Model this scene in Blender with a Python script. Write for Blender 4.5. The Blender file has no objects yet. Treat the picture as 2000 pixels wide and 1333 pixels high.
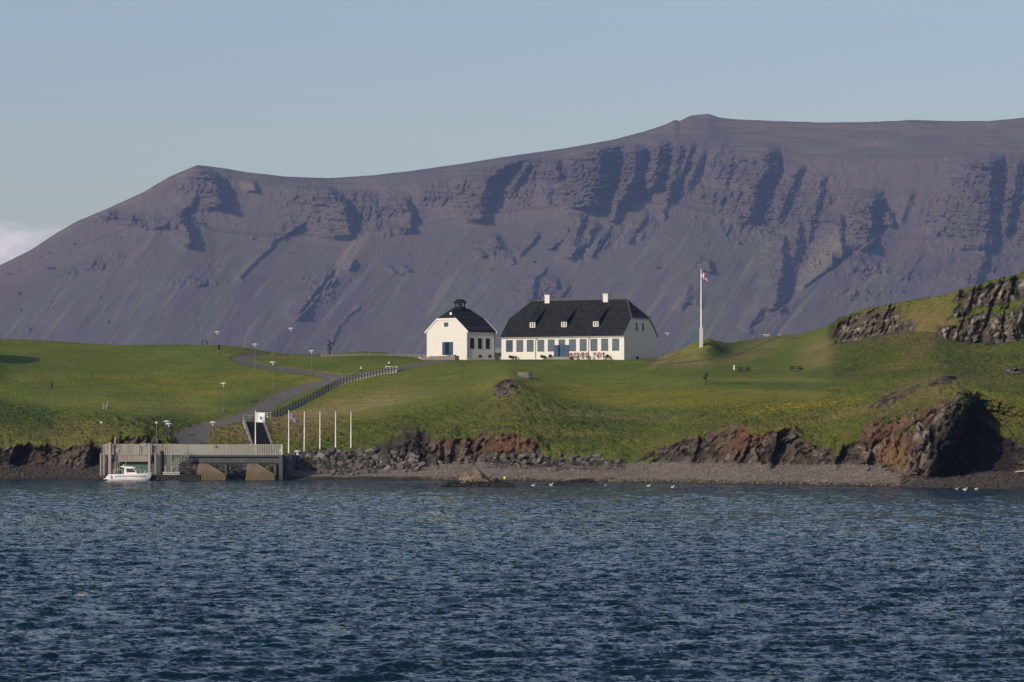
import bpy, bmesh, math, random
import numpy as np
from mathutils import Vector, Matrix, Euler
sc = bpy.context.scene
COL = sc.collection
R = math.radians
random.seed(7)
rng = np.random.default_rng(11)

# ------------------------------------------------------------------ camera
F, HZ, CAMZ = 8000.0, 847.0, 8.0          # focal length and horizon row in photo pixels, eye height in metres
cam_d = bpy.data.cameras.new('camera'); cam = bpy.data.objects.new('camera', cam_d); COL.objects.link(cam)
cam_d.sensor_width = 36; cam_d.lens = 36*F/2000; cam_d.clip_start = 1; cam_d.clip_end = 120000
cam.location = (0, 0, CAMZ); cam.rotation_euler = (R(90)+math.atan((HZ-666.5)/F), 0, 0)
sc.camera = cam
# ------------------------------------------------------------------ light
SUN_AZ, SUN_EL = 34.0, 19.0               # degrees left of straight behind the camera, height
sx, sy, sz = -math.sin(R(SUN_AZ))*math.cos(R(SUN_EL)), -math.cos(R(SUN_AZ))*math.cos(R(SUN_EL)), math.sin(R(SUN_EL))
sun_d = bpy.data.lights.new('sun', 'SUN'); sun = bpy.data.objects.new('sun', sun_d); COL.objects.link(sun)
sun_d.energy = 3.4; sun_d.angle = R(0.5); sun_d.color = (1.0, 0.90, 0.76)
sun.rotation_euler = Vector((sx, sy, sz)).to_track_quat('Z', 'Y').to_euler()
w = bpy.data.worlds.new('World'); sc.world = w; w.use_nodes = True
nt = w.node_tree; nt.nodes.clear(); N = nt.nodes.new; L = nt.links.new
sky = N('ShaderNodeTexSky'); sky.sky_type = 'NISHITA'; sky.sun_disc = False
sky.sun_elevation = R(SUN_EL); sky.sun_rotation = math.atan2(sx, sy); sky.air_density = 1.0; sky.dust_density = 0.9; sky.ozone_density = 1.4
bg = N('ShaderNodeBackground'); bg.inputs['Strength'].default_value = 0.100
# low cumulus bank beyond the mountain's left shoulder, a part of the sky itself
tc = N('ShaderNodeTexCoord'); sep = N('ShaderNodeSeparateXYZ'); L(tc.outputs['Generated'], sep.inputs[0])
def wm(op, a, b=None, c=None, clamp=False):
    n = N('ShaderNodeMath'); n.operation = op; n.use_clamp = clamp
    for k, v in enumerate((a, b, c)):
        if v is None: continue
        if isinstance(v, (int, float)): n.inputs[k].default_value = v
        else: L(v, n.inputs[k])
    return n.outputs[0]
az = wm('DIVIDE', sep.outputs['X'], wm('ABSOLUTE', sep.outputs['Y'])); el = wm('DIVIDE', sep.outputs['Z'], wm('ABSOLUTE', sep.outputs['Y']))
cv = N('ShaderNodeCombineXYZ'); L(wm('MULTIPLY', az, 60.0), cv.inputs[0]); L(wm('MULTIPLY', el, 130.0), cv.inputs[1]); cv.inputs[2].default_value = 3.7
cn = N('ShaderNodeTexNoise'); cn.inputs['Scale'].default_value = 1.0; cn.inputs['Detail'].default_value = 7; cn.inputs['Roughness'].default_value = 0.52
L(cv.outputs[0], cn.inputs['Vector'])
dn = N('ShaderNodeTexNoise'); dn.inputs['Scale'].default_value = 2.2; dn.inputs['Detail'].default_value = 5; L(cv.outputs[0], dn.inputs['Vector'])
# cloud top falls off to the right; the ragged edge comes from the noise
top = wm('ADD', wm('MULTIPLY', wm('SUBTRACT', -0.1105, az), 0.10), 0.0528)
m1 = wm('DIVIDE', wm('SUBTRACT', top, el), 0.0050)
m2 = wm('DIVIDE', wm('SUBTRACT', -0.1035, az), 0.006)
mm = wm('MINIMUM', wm('MINIMUM', m1, 0.62), m2)
cl = wm('ADD', mm, wm('MULTIPLY', wm('SUBTRACT', cn.outputs['Fac'], 0.5), 3.2))
cmask = N('ShaderNodeMapRange'); cmask.interpolation_type = 'SMOOTHSTEP'; L(cl, cmask.inputs['Value']); cmask.inputs['From Min'].default_value = 0.0; cmask.inputs['From Max'].default_value = 0.7
front = wm('MULTIPLY', wm('GREATER_THAN', sep.outputs['Y'], 0.0), cmask.outputs[0])
crmp = N('ShaderNodeMixRGB'); L(dn.outputs['Fac'], crmp.inputs[0]); crmp.inputs[1].default_value = (4.6, 4.8, 5.7, 1); crmp.inputs[2].default_value = (12.0, 10.6, 9.8, 1)
CLOUD = crmp
hs = N('ShaderNodeMixRGB'); hs.blend_type = 'MULTIPLY'; hs.inputs[0].default_value = 1; hs.inputs[2].default_value = (1.04, 1.0, 1.07, 1); L(sky.outputs[0], hs.inputs[1])
SKYTINT = hs
mx = N('ShaderNodeMixRGB'); L(wm('MULTIPLY', front, 0.93), mx.inputs[0]); L(hs.outputs[0], mx.inputs[1]); L(crmp.outputs[0], mx.inputs[2])
L(mx.outputs[0], bg.inputs['Color'])
out = N('ShaderNodeOutputWorld'); L(bg.outputs[0], out.inputs['Surface'])
sc.view_settings.view_transform = 'Standard'; sc.view_settings.look = 'None'; sc.view_settings.gamma = 1; sc.view_settings.exposure = 0.0
sc.view_settings.use_curve_mapping = False
sc.cycles.max_bounces = 6; sc.cycles.volume_bounces = 0; sc.cycles.use_denoising = True

# ------------------------------------------------------------------ noise in numpy
_TB = np.random.default_rng(3).random((256, 256)).astype(np.float32); _TC = np.cos(_TB*2*np.pi); _TS = np.sin(_TB*2*np.pi)
def _h(ix, iy, seed):
    return _TB[(ix.astype(np.int32)+seed*131) & 255, (iy.astype(np.int32)+seed*57+(seed >> 3)) & 255]
def perlin(x, y, seed=0):
    x = np.asarray(x, np.float32); y = np.asarray(y, np.float32); x, y = np.broadcast_arrays(x, y)
    x0 = np.floor(x); y0 = np.floor(y); fx = x-x0; fy = y-y0
    ix = x0.astype(np.int32)+seed*131; iy = y0.astype(np.int32)+seed*57+(seed >> 3); ia, ib, ja, jb = ix & 255, (ix+1) & 255, iy & 255, (iy+1) & 255
    gx, gy = fx-1, fy-1
    a = _TC[ia, ja]*fx+_TS[ia, ja]*fy; b = _TC[ib, ja]*gx+_TS[ib, ja]*fy; c = _TC[ia, jb]*fx+_TS[ia, jb]*gy; d = _TC[ib, jb]*gx+_TS[ib, jb]*gy
    u = fx*fx*(3-2*fx); v = fy*fy*(3-2*fy); a += (b-a)*u; c += (d-c)*u
    return 1.5*(a+(c-a)*v)      # about -1..1
def fbm(x, y, octv=4, seed=0, gain=0.5, lac=2.03):
    s = 0; a = 1.0; t = 0
    for k in range(octv):
        s = s + a*perlin(np.asarray(x)*lac**k, np.asarray(y)*lac**k, seed+k*17); t += a; a *= gain
    return s/t
def ridged(x, y, octv=4, seed=0, gain=0.5):
    s = 0; a = 1.0; t = 0
    for k in range(octv):
        s = s + a*(1-2*np.abs(perlin(np.asarray(x)*2.1**k, np.asarray(y)*2.1**k, seed+k*13))); t += a; a *= gain
    return s/t
def cell(x, y, seed=0):
    """worley: (distance to nearest point, random value of that cell)"""
    x, y = np.broadcast_arrays(np.asarray(x, np.float64), np.asarray(y, np.float64)); ix = np.floor(x); iy = np.floor(y)
    best = np.full(x.shape, 9.0, np.float32); val = np.zeros(x.shape, np.float32)
    for dx in (-1, 0, 1):
        for dy in (-1, 0, 1):
            cx = ix+dx+_h(ix+dx, iy+dy, seed); cy = iy+dy+_h(ix+dx, iy+dy, seed+5)
            d = ((cx-x)**2+(cy-y)**2).astype(np.float32); m = d < best
            best = np.where(m, d, best); val = np.where(m, _h(ix+dx, iy+dy, seed+9), val)
    return np.sqrt(best), val
def sst(a, b, x):
    t = np.clip((x-a)/(b-a), 0, 1); return t*t*(3-2*t)
def gsm(a, s, axis=0):
    """gaussian smoothing along an axis"""
    r = int(3*s)+1; k = np.exp(-0.5*(np.arange(-r, r+1)/s)**2); k /= k.sum()
    pad = [(0, 0)]*a.ndim; pad[axis] = (r, r); p = np.pad(a, pad, mode='edge'); o = np.zeros_like(a, dtype=np.float64)
    for i, kk in enumerate(k):
        sl = [slice(None)]*a.ndim; sl[axis] = slice(i, i+a.shape[axis]); o += kk*p[tuple(sl)]
    return o
def ell(px, py, cx, cy, rx, ry, ang=0.0, soft=0.5):
    c, s = math.cos(R(ang)), math.sin(R(ang)); dx = px-cx; dy = py-cy
    u = (dx*c+dy*s)/rx; v = (-dx*s+dy*c)/ry
    return 1-sst(1-soft, 1+soft, np.sqrt(u*u+v*v))

# ------------------------------------------------------------------ naming and linking
def tag(o, label=None, cat=None, group=None, kind=None):
    if label: o['label'] = label
    if cat: o['category'] = cat
    if group: o['group'] = group
    if kind: o['kind'] = kind
    return o
def grid_mesh(name, X, Y, Z, mat, color=None, smooth=True, extra=None):
    nr, ncol = X.shape; co = np.stack([X, Y, Z], -1).reshape(-1, 3).astype(np.float32)
    me = bpy.data.meshes.new(name); me.vertices.add(len(co)); me.vertices.foreach_set('co', co.ravel())
    i = np.arange((nr-1)*ncol).reshape(nr-1, ncol)[:, :-1].ravel()
    q = np.stack([i, i+1, i+1+ncol, i+ncol], 1).astype(np.int32)
    me.loops.add(q.size); me.loops.foreach_set('vertex_index', q.ravel())
    me.polygons.add(len(q)); me.polygons.foreach_set('loop_start', np.arange(0, q.size, 4, dtype=np.int32))
    me.polygons.foreach_set('loop_total', np.full(len(q), 4, np.int32))
    me.update(calc_edges=True); me.polygons.foreach_set('use_smooth', np.full(len(q), smooth))
    if color is not None:
        a = me.attributes.new('Col', 'FLOAT_COLOR', 'POINT')
        c = np.concatenate([color.reshape(-1, 3), np.ones((len(co), 1))], 1).astype(np.float32); a.data.foreach_set('color', c.ravel())
    for k, v in (extra or {}).items():
        a = me.attributes.new(k, 'FLOAT', 'POINT'); a.data.foreach_set('value', v.reshape(-1).astype(np.float32))
    me.materials.append(mat); me.update()
    o = bpy.data.objects.new(name, me); COL.objects.link(o); return o

# ------------------------------------------------------------------ materials
def mat(name, col, rough=0.7, noise=0.15, scale=3.0, metal=0.0, bump=0.0, spec=0.3, stretch=(1, 1, 1)):
    m = bpy.data.materials.new(name); m.use_nodes = True; t = m.node_tree; b = t.nodes['Principled BSDF']
    b.inputs['Roughness'].default_value = rough; b.inputs['Metallic'].default_value = metal; b.inputs['Specular IOR Level'].default_value = spec
    g = t.nodes.new('ShaderNodeTexCoord'); mp = t.nodes.new('ShaderNodeMapping'); mp.inputs['Scale'].default_value = stretch
    t.links.new(g.outputs['Object'], mp.inputs[0])
    n = t.nodes.new('ShaderNodeTexNoise'); n.inputs['Scale'].default_value = scale; n.inputs['Detail'].default_value = 5; t.links.new(mp.outputs[0], n.inputs['Vector'])
    mxx = t.nodes.new('ShaderNodeMixRGB'); mxx.inputs[1].default_value = tuple(c*(1-noise*1.6) for c in col)+(1,); mxx.inputs[2].default_value = tuple(min(1, c*(1+noise*1.3)) for c in col)+(1,)
    t.links.new(n.outputs['Fac'], mxx.inputs[0]); t.links.new(mxx.outputs[0], b.inputs['Base Color'])
    if bump:
        bp = t.nodes.new('ShaderNodeBump'); bp.inputs['Strength'].default_value = bump; bp.inputs['Distance'].default_value = 0.05
        t.links.new(n.outputs['Fac'], bp.inputs['Height']); t.links.new(bp.outputs[0], b.inputs['Normal'])
    return m
def attr_mat(name, rough=0.9, nscale=1.0, namp=0.25, bump=0.0, bdist=0.1, bscale=2.0, spec=0.1, blades=0.0):
    m = bpy.data.materials.new(name); m.use_nodes = True; t = m.node_tree; b = t.nodes['Principled BSDF']
    b.inputs['Roughness'].default_value = rough; b.inputs['Specular IOR Level'].default_value = spec
    a = t.nodes.new('ShaderNodeAttribute'); a.attribute_name = 'Col'
    g = t.nodes.new('ShaderNodeNewGeometry'); n = t.nodes.new('ShaderNodeTexNoise'); n.inputs['Scale'].default_value = nscale; n.inputs['Detail'].default_value = 4; n.inputs['Roughness'].default_value = .65
    t.links.new(g.outputs['Position'], n.inputs['Vector'])
    r = t.nodes.new('ShaderNodeMapRange'); r.inputs['From Min'].default_value = .3; r.inputs['From Max'].default_value = .7; r.inputs['To Min'].default_value = 1-namp; r.inputs['To Max'].default_value = 1+namp
    t.links.new(n.outputs['Fac'], r.inputs['Value'])
    v = t.nodes.new('ShaderNodeVectorMath'); v.operation = 'SCALE'; t.links.new(a.outputs['Color'], v.inputs[0]); t.links.new(r.outputs[0], v.inputs['Scale'])
    t.links.new(v.outputs[0], b.inputs['Base Color'])
    if bump:
        n2 = t.nodes.new('ShaderNodeTexNoise'); n2.inputs['Scale'].default_value = bscale; n2.inputs['Detail'].default_value = 5; t.links.new(g.outputs['Position'], n2.inputs['Vector'])
        bp = t.nodes.new('ShaderNodeBump'); bp.inputs['Strength'].default_value = bump; bp.inputs['Distance'].default_value = bdist
        t.links.new(n2.outputs['Fac'], bp.inputs['Height']); nout = bp.outputs[0]
        if blades:
            n3 = t.nodes.new('ShaderNodeTexNoise'); n3.inputs['Scale'].default_value = 9; n3.inputs['Detail'].default_value = 2; t.links.new(g.outputs['Position'], n3.inputs['Vector'])
            v1 = t.nodes.new('ShaderNodeVectorMath'); v1.operation = 'SUBTRACT'; t.links.new(n3.outputs['Color'], v1.inputs[0]); v1.inputs[1].default_value = (.5, .5, .5)
            v2 = t.nodes.new('ShaderNodeVectorMath'); v2.operation = 'SCALE'; v2.inputs['Scale'].default_value = blades; t.links.new(v1.outputs[0], v2.inputs[0])
            v3 = t.nodes.new('ShaderNodeVectorMath'); v3.operation = 'ADD'; t.links.new(nout, v3.inputs[0]); t.links.new(v2.outputs[0], v3.inputs[1])
            v4 = t.nodes.new('ShaderNodeVectorMath'); v4.operation = 'NORMALIZE'; t.links.new(v3.outputs[0], v4.inputs[0]); nout = v4.outputs[0]
        t.links.new(nout, b.inputs['Normal'])
    return m

# ------------------------------------------------------------------ the mountain across the sound (8 km off)
def mountain():
    nc, nr = 1760, 700
    px = np.linspace(-420, 2420, nc)
    skx = [-420,-250,0,60,110,150,215,280,330,385,440,480,560,640,720,800,900,1000,1100,1200,1260,1300,1318,1328,1350,1385,1405,1440,1520,1600,1700,1780,1850,1930,2000,2200,2420]
    skp = [610,575,518,488,455,432,405,375,345,322,329,336,345,348,343,334,320,304,290,272,256,243,234,236,225,222,229,233,236,239,238,234,236,236,230,224,226]
    sk = gsm(np.interp(px, skx, skp), 2.0) + 1.1*fbm(px/30, 0*px, 4, 3)
    sk = np.where((px > 1290) & (px < 1420), np.interp(px, skx, skp)+0.8*fbm(px/14, 0*px, 3, 4), sk)
    rim_off = np.interp(px, [-420, 0, 150, 330, 400, 470, 560, 700, 850, 1000, 1150, 1260, 1350, 1450, 1600, 1800, 2000, 2420], [3, 3, 4, 5, 8, 22, 24, 26, 22, 12, 10, 22, 50, 58, 62, 62, 66, 66])
    rim = sk + rim_off + 5*fbm(px/55, 0*px+3, 4, 8)*(rim_off > 9)
    ch = np.interp(px, [-420, 0, 300, 420, 560, 700, 900, 1200, 1500, 1750, 2000, 2420], [20, 30, 60, 110, 95, 85, 90, 110, 150, 170, 170, 170])
    foot = rim + ch*(1+0.25*fbm(px/70, 0*px+9, 3, 12))
    base = np.full(nc, 870.0)
    rows = None
    Ysk = np.interp(px, [-420, 0, 385, 700, 1200, 1360, 2000, 2420], [8500, 8560, 8700, 8900, 8900, 9050, 9120, 9120])
    Yrim = np.minimum(8700+0*px, Ysk-2); Yft = Yrim-ch*1.05; Ybs = Yft-820
    rimS = gsm(sk, 14)+rim_off; footS = gsm(rimS, 30)+ch
    PY = []; YD = []; 
    for (a, b, n, k) in [(sk, rimS, 80, 0), (rimS, footS, 320, 1), (footS, base, 300, 2)]:
        t = np.linspace(0, 1, n, endpoint=(k == 2))[:, None]
        PY.append(a[None]*(1-t)+b[None]*t)
        y0, y1 = [(Ysk, Yrim), (Yrim, Yft), (Yft, Ybs)][k]
        YD.append(y0[None]*(1-t)+y1[None]*t if k != 2 else y0[None]+(y1-y0)[None]*(t**0.93))
    PY = np.concatenate(PY); YD = np.concatenate(YD); YD = gsm(YD, 15, 0)
    PX = np.broadcast_to(px[None], PY.shape)
    rimB, footB, skB = rim[None], foot[None], sk[None]
    wx = PX + 10*fbm(PX/40, PY/40, 3, 31); wy = PY + 8*fbm(PX/40, PY/40, 3, 37)
    cliff = sst(-6, 12, PY-rimB)*(1-sst(-10, 60, PY-footB))
    talus = sst(-20, 80, PY-footB)
    Rl = np.zeros(PY.shape)
    # big spurs and gullies: (crest polyline), gentle left width, steep right width, height in metres
    spurs = [([(385,322),(415,350),(428,398)], 55, 24, 75), ([(395,345),(372,400),(330,430)], 40, 14, 30), ([(352,425),(366,450),(372,476)], 38, 16, 55), ([(330,438),(300,445)], 30, 10, 20),
      ([(640,372),(672,400),(682,456)], 95, 18, 75), ([(600,378),(615,420),(625,450)], 40, 12, 22), ([(790,392),(803,420),(800,447)], 60, 14, 50), ([(730,395),(740,440)], 40, 10, 16),
      ([(1003,312),(950,350),(935,425)], 55, 26, 75), ([(965,345),(920,415)], 40, 14, 40), ([(910,345),(902,375)], 20, 7, 25), ([(1030,320),(1000,370)], 30, 12, 22), ([(1083,318),(1092,345)], 40, 12, 40), ([(1115,330),(1118,360)], 30, 7, 22),
      ([(1172,285),(1166,340),(1150,400)], 60, 48, 130), ([(1205,340),(1198,385)], 12, 12, 26), ([(1243,292),(1236,345),(1215,392)], 36, 30, 105), ([(1290,280),(1280,330),(1272,365)], 34, 26, 80), ([(1325,285),(1318,345),(1300,390)], 30, 22, 45), ([(1350,285),(1330,345)], 30, 12, 30), ([(1370,300),(1345,360)], 26, 12, 24),
      ([(1500,292),(1497,330),(1478,360),(1465,425)], 60, 26, 78), ([(1515,292),(1516,330)], 14, 8, 30), ([(1455,340),(1440,430)], 46, 14, 28), ([(1560,330),(1538,380),(1520,430)], 40, 14, 30), ([(1605,350),(1590,440)], 40, 12, 24), ([(1425,330),(1405,400)], 40, 12, 18),
      ([(1560,440),(1552,500)], 46, 16, 50), ([(1585,425),(1580,470)], 30, 12, 30), ([(1640,425),(1645,500)], 60, 16, 62), ([(1620,430),(1618,480)], 24, 9, 24), ([(1705,385),(1702,425),(1692,478)], 80, 22, 90), ([(1680,420),(1676,460)], 24, 9, 20), ([(1738,415),(1740,440)], 40, 14, 40), 
      ([(1937,308),(1932,400),(1926,480)], 100, 27, 100), ([(1925,490),(1908,545)], 50, 16, 50), ([(1990,320),(1975,400),(1962,455)], 34, 20, 60), ([(2030,320),(2010,460)], 40, 24, 60), ([(1862,410),(1845,450)], 50, 12, 20), ([(1780,380),(1760,430)], 60, 12, 16), ([(2120,320),(2090,470)], 60, 26, 80), ([(2230,320),(2200,470)], 60, 26, 80),
      ([(640,535),(615,570),(582,612)], 36, 18, 58), ([(618,545),(590,590)], 22, 10, 24), ([(600,432),(540,470),(470,540)], 26, 8, 16), ([(590,438),(560,455)], 20, 9, 26), 
      ([(1133,425),(1124,470),(1118,500)], 40, 16, 50), ([(1160,440),(1140,480)], 24, 16, 40), ([(1180,455),(1155,500)], 22, 12, 28), ([(1208,380),(1200,430)], 30, 12, 44), ([(1262,420),(1230,470)], 30, 8, 22), ([(1330,350),(1295,420)], 30, 8, 18), ([(1100,465),(1078,485)], 22, 8, 22), ([(1050,460),(1020,495)], 26, 8, 20),
      ([(966,462),(975,482)], 16, 14, 30), ([(935,490),(945,500)], 18, 10, 24), ([(998,502),(1003,515)], 22, 8, 18), ([(790,520),(800,530)], 26, 8, 14), ([(762,523),(770,532)], 18, 8, 12), ([(1042,545),(1040,585)], 30, 10, 30), ([(1085,545),(1090,560)], 22, 8, 20), ([(1065,525),(1045,545)], 14, 6, 12), ([(1110,560),(1100,575)], 16, 7, 14),
      ([(1383,510),(1390,530)], 20, 10, 30), ([(1345,560),(1330,600)], 30, 10, 14), ([(1530,468),(1528,520),(1520,560),(1512,600)], 44, 22, 78), ([(1545,470),(1548,520)], 10, 14, 30), ([(1520,565),(1500,585),(1462,640)], 24, 9, 26), ([(1628,490),(1622,520)], 20, 14, 50), ([(1610,530),(1570,560)], 26, 8, 22), ([(1490,620),(1460,640)], 16, 8, 14),
      ([(1680,505),(1690,525)], 40, 8, 18), ([(1710,515),(1716,530)], 24, 8, 16), ([(1660,560),(1640,575)], 30, 7, 10), ([(1800,500),(1770,540)], 36, 7, 10), ([(490,355),(500,372)], 30, 9, 22), ([(205,405),(220,425)], 24, 8, 12), ([(380,545),(395,555)], 26, 7, 12), ([(690,510),(683,525)], 14, 8, 24), ([(655,545),(645,560)], 8, 5, 16), ([(635,700),(660,640),(700,600)], 14, 6, 8)]
    rough1 = 0.75+0.5*fbm(PX/9, PY/14, 4, 41)
    PXf, PYf, Rf = PX, PY, Rl
    lw = PY-0.05*PX+5*fbm(PX/30, PY/30, 3, 45); lat = 1+.60*fbm(PX/60, lw/7.5, 3, 46, .6)*np.clip(.5+1.2*fbm(PX/22, PY/22, 2, 44), 0, 1)
    for pts, wl, wr, h in spurs:
        if pts[0][1] > pts[-1][1]: pts = pts[::-1]
        ys = [p[1] for p in pts]; xs = [p[0] for p in pts]
        a_, b_ = np.searchsorted(px, [min(xs)-wl-25, max(xs)+wr+25]); PX, PY = PXf[:, a_:b_], PYf[:, a_:b_]
        xl = np.interp(PY+3*fbm(PX/12, PY/12, 2, 43), ys, xs) + 6*fbm(PY/16, 0*PY+pts[0][0], 2, 47)+wr*.28*fbm(PX/9, PY/6, 3, 48)
        ln = max(20, ys[-1]-ys[0]); cap = min(18, ln*0.3)
        tp = sst(ys[0]-cap, ys[0]+cap*0.4, PY)*(1-sst(ys[-1]-cap*0.3, ys[-1]+cap, PY))
        if ln < 24: tp = tp*1.2
        d = PX-xl
        pr = np.where(d < 0, np.clip(1+d/wl, 0, 1)**1.3, np.clip(1-d/wr, 0, 1)**0.9)*h*tp*lat[:, a_:b_]
        o_ = Rf[:, a_:b_]; Rf[:, a_:b_] = np.maximum(o_, pr)+.25*np.minimum(o_, pr)
    PX, PY, Rl = PXf, PYf, Rf
    Rl = Rl*(0.8+0.3*rough1)
    Rs = Rl.copy()
    # big overlapping talus cones: each edge line is a step in depth, the near side to its right
    for pts, wdt, h in [([(700,455),(655,540),(600,605),(525,670),(480,720)], 130, 42), ([(905,430),(760,540),(640,640),(560,720)], 110, 18), ([(1105,440),(960,560),(800,700)], 90, 8), ([(1745,440),(1640,520),(1545,590),(1440,665)], 150, 40), ([(1500,460),(1440,560),(1380,660)], 90, 10), ([(300,430),(180,560),(60,680)], 90, 8), ([(1960,480),(1800,600),(1700,680)], 120, 14)]:
        ys = [p[1] for p in pts]; xs = [p[0] for p in pts]
        xl = np.interp(PY, ys, xs) + 4*fbm(PY/30, 0*PY+pts[0][0], 3, 53); d = PX-xl
        tp = sst(ys[0]-30, ys[0]+40, PY)
        Rl += h*tp*np.where(d < 0, np.clip(1+d/5, 0, 1), np.clip(1-d/wdt, 0, 1)**1.5)
    # strata in the cliff band: stacked lava beds stepping back, broken by chutes
    band = PY-0.06*PX+4*fbm(PX/60, PY/60, 3, 61)
    crag = np.zeros(PY.shape)
    for e in [(1000,345,85,60,-20), (1100,350,90,50,0), (1215,335,85,62,0), (1320,335,70,62,0), (1440,365,100,75,0), (1560,415,110,65,0), (1640,445,70,60,0), (1490,420,120,50,0), (1690,430,45,60,0), (1935,390,75,110,0), (1990,400,50,110,0), (1870,430,70,60,-40), (2150,400,140,110,0), (660,412,85,48,0), (760,418,60,40,10), (610,392,60,28,0), (360,438,34,34,0), (400,370,48,40,0), (290,437,55,16,5), (880,380,70,30,-10), (1150,455,50,40,0), (975,490,50,18,0), (1060,575,50,26,0), (1690,520,60,20,5), (1900,520,70,26,0), (180,520,60,12,-20), (210,415,26,14,-20), (560,450,50,14,-30), (380,548,60,10,0), (1360,590,30,14,0), (1370,520,22,18,0), (620,565,40,34,-30), (1600,505,50,36,0), (1520,545,30,66,0), (1240,450,60,26,-30), (1690,575,60,14,-5), (1790,540,50,12,-10)]:
        crag = np.maximum(crag, ell(PX, PY, *e, soft=.7))
    crag = np.clip(crag*(.75+1.3*fbm(PX/28, PY/22, 3, 71)), 0, 1)
    crag = np.maximum(crag, np.clip(Rs/40, 0, 1)*0.5)*sst(2, 14, PY-skB)
    for per, am in ((12.5, 5.0), (5.9, 2.6)):
        ph = (band/per) % 1.0
        Rl += crag*am*(0.35+np.clip(fbm(PX/25, np.floor(band/per)*3.7, 3, 67)+0.4, 0, 1))*(ph*1.2-0.6)
    # a downslope frame for chutes and rubble streaks (they run down to the left)
    s_ = (PX*0.80+PY*0.60)/1.0; t_ = (-PX*0.60+PY*0.80)
    Rl += crag*(7*ridged(wx/16, wy/42, 3, 83) + 5.0*ridged(wx/6.2, wy/13, 3, 89)) + crag*3.0*fbm(PX/3.2, PY/4.0, 2, 97)
    st_i = np.floor(band/9.0); jit = _h(st_i, 0*st_i, 171)
    for per, am in ((23.0, 10.0), (10.5, 6.0), (5.2, 3.2)):
        f_ = (PX+0.35*PY+per*.9*fbm(PX/30, PY/22, 3, 173)+per*.5*jit)/per; ph = f_-np.floor(f_); rr_ = _h(np.floor(f_), st_i*(per < 12), 175)
        Rl += crag*am*(.25+1.1*rr_)*np.where(ph < .78, ph/.78, (1-ph)/.22)
    Rl += cliff*(1-crag)*(4.0*fbm(wx/22, wy/60, 4, 101))
    Rl -= 6*talus*np.clip(ridged(s_/26+.3*fbm(PX/30, PY/30, 2, 104), t_/260, 2, 105)-.55, 0, 1); Rl += talus*(5.0*fbm(s_/34, t_/300, 3, 103)+1.6*fbm(s_/9, t_/110, 3, 107))
    spots = np.clip(fbm(PX/22+40, PY/12, 4, 109)-0.42, 0, 1)*sst(-40, 10, PY-footB)*(1-sst(90, 240, PY-footB))
    Rl += 90*spots*(0.6+0.6*ridged(PX/7, PY/9, 2, 113))
    Rl += 1.3*fbm(PX/4.5, PY/4.5, 3, 127)*(0.5+crag)*sst(0, 10, PY-skB)
    fade = sst(0, 14, PY-skB)
    YD = YD - Rl*fade*1.0 + (1-sst(0, 30, PY-skB))*2.0*fbm(PX/8, PY/3, 3, 131)
    X = (PX-1000)/F*YD; Z = CAMZ + (HZ-PY)/F*YD
    # back of the mountain
    XB = X[:1]*1.12; YB = YD[:1]+2600; ZB = np.full(XB.shape, 150.0)
    X = np.concatenate([XB, X]); Y = np.concatenate([YB, YD]); Z = np.concatenate([ZB, Z])
    # rock and scree colours
    brown = np.array([0.158, 0.120, 0.095]); purp = np.array([0.124, 0.097, 0.094]); green = np.array([0.125, 0.132, 0.072]); tan = np.array([0.29, 0.225, 0.145]); red = np.array([0.26, 0.125, 0.085]); dark = np.array([0.075, 0.060, 0.060])
    def mixc(c, col, m): m = np.clip(m, 0, 1)[..., None]; return c*(1-m)+col*m
    c = np.broadcast_to(brown, PY.shape+(3,)).copy()
    c = mixc(c, purp, 0.5+0.8*fbm(wx/120, wy/90, 3, 141)+0.35*talus)
    c = mixc(c, [.255,.195,.135], .8*(1-cliff)*sst(0, 6, PY-skB)*(PY < rimB+35)*(.6+1.3*fbm(PX/110, PY/4.5, 4, 142)))
    c = mixc(c, green, (0.4*(1-cliff)*sst(0, 25, PY-skB)*np.clip(0.2+fbm(wx/90, wy/35, 3, 143), 0, 1))*(PY < rimB+30))
    c = mixc(c, green, 0.9*talus*np.clip(fbm(s_/60, t_/200, 3, 145)*2.2-0.02, 0, 1.0))
    c = mixc(c, tan, 0.5*talus*np.clip(fbm(s_/18, t_/170, 3, 147)*2.2-0.35, 0, 1))
    c = mixc(c, red, 0.35*np.clip(fbm(s_/14, t_/120, 3, 149)*2.2-0.75, 0, 1)*(0.3+talus))
    c = mixc(c, [.23, .165, .125], .55*crag*np.clip(fbm(PX/70, band/2.6, 3, 181)*2, 0, 1))
    c = mixc(c, dark, 0.80*crag*np.clip(0.45+0.6*fbm(PX/14, band/2.2, 3, 151)+.5*fbm(PX/90, band/3.1, 2, 152), 0, 1))
    for e, col, a in [((690,490,16,50,35), tan, .6), ((640,560,10,60,45), tan, .4), ((1620,490,20,60,40), tan, .75), ((1570,545,14,55,35), tan, .5), ((1690,550,10,40,55), tan, .5), ((1370,480,60,70,20), green, .55), ((1500,500,34,70,15), green, .5), ((500,345,60,20,10), green, .5), ((480,370,26,45,20), tan, .25),
                      ((1700,250,300,8,2), tan, .25), ((1500,242,200,5,1), red, .3), ((1760,490,12,60,50), red, .45), ((1100,450,70,60,10), green, .35), ((1250,420,60,60,35), green, .35), ((600,475,70,50,0), green, .2), ((20,560,20,60,45), red, .3)]:
        c = mixc(c, col, a*ell(PX, PY, *e, soft=0.8)*(0.75+0.6*fbm(s_/12, t_/60, 3, 153)))
    c *= (1+0.22*fbm(s_/5.5, t_/60, 3, 155)*(0.4+talus)+0.16*fbm(PX/3.5, PY/3.0, 3, 157))[..., None]
    c = np.concatenate([c[:1], c])*.90
    m = attr_mat('mountain_scree', rough=0.95, nscale=0.02, namp=0.06)
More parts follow.
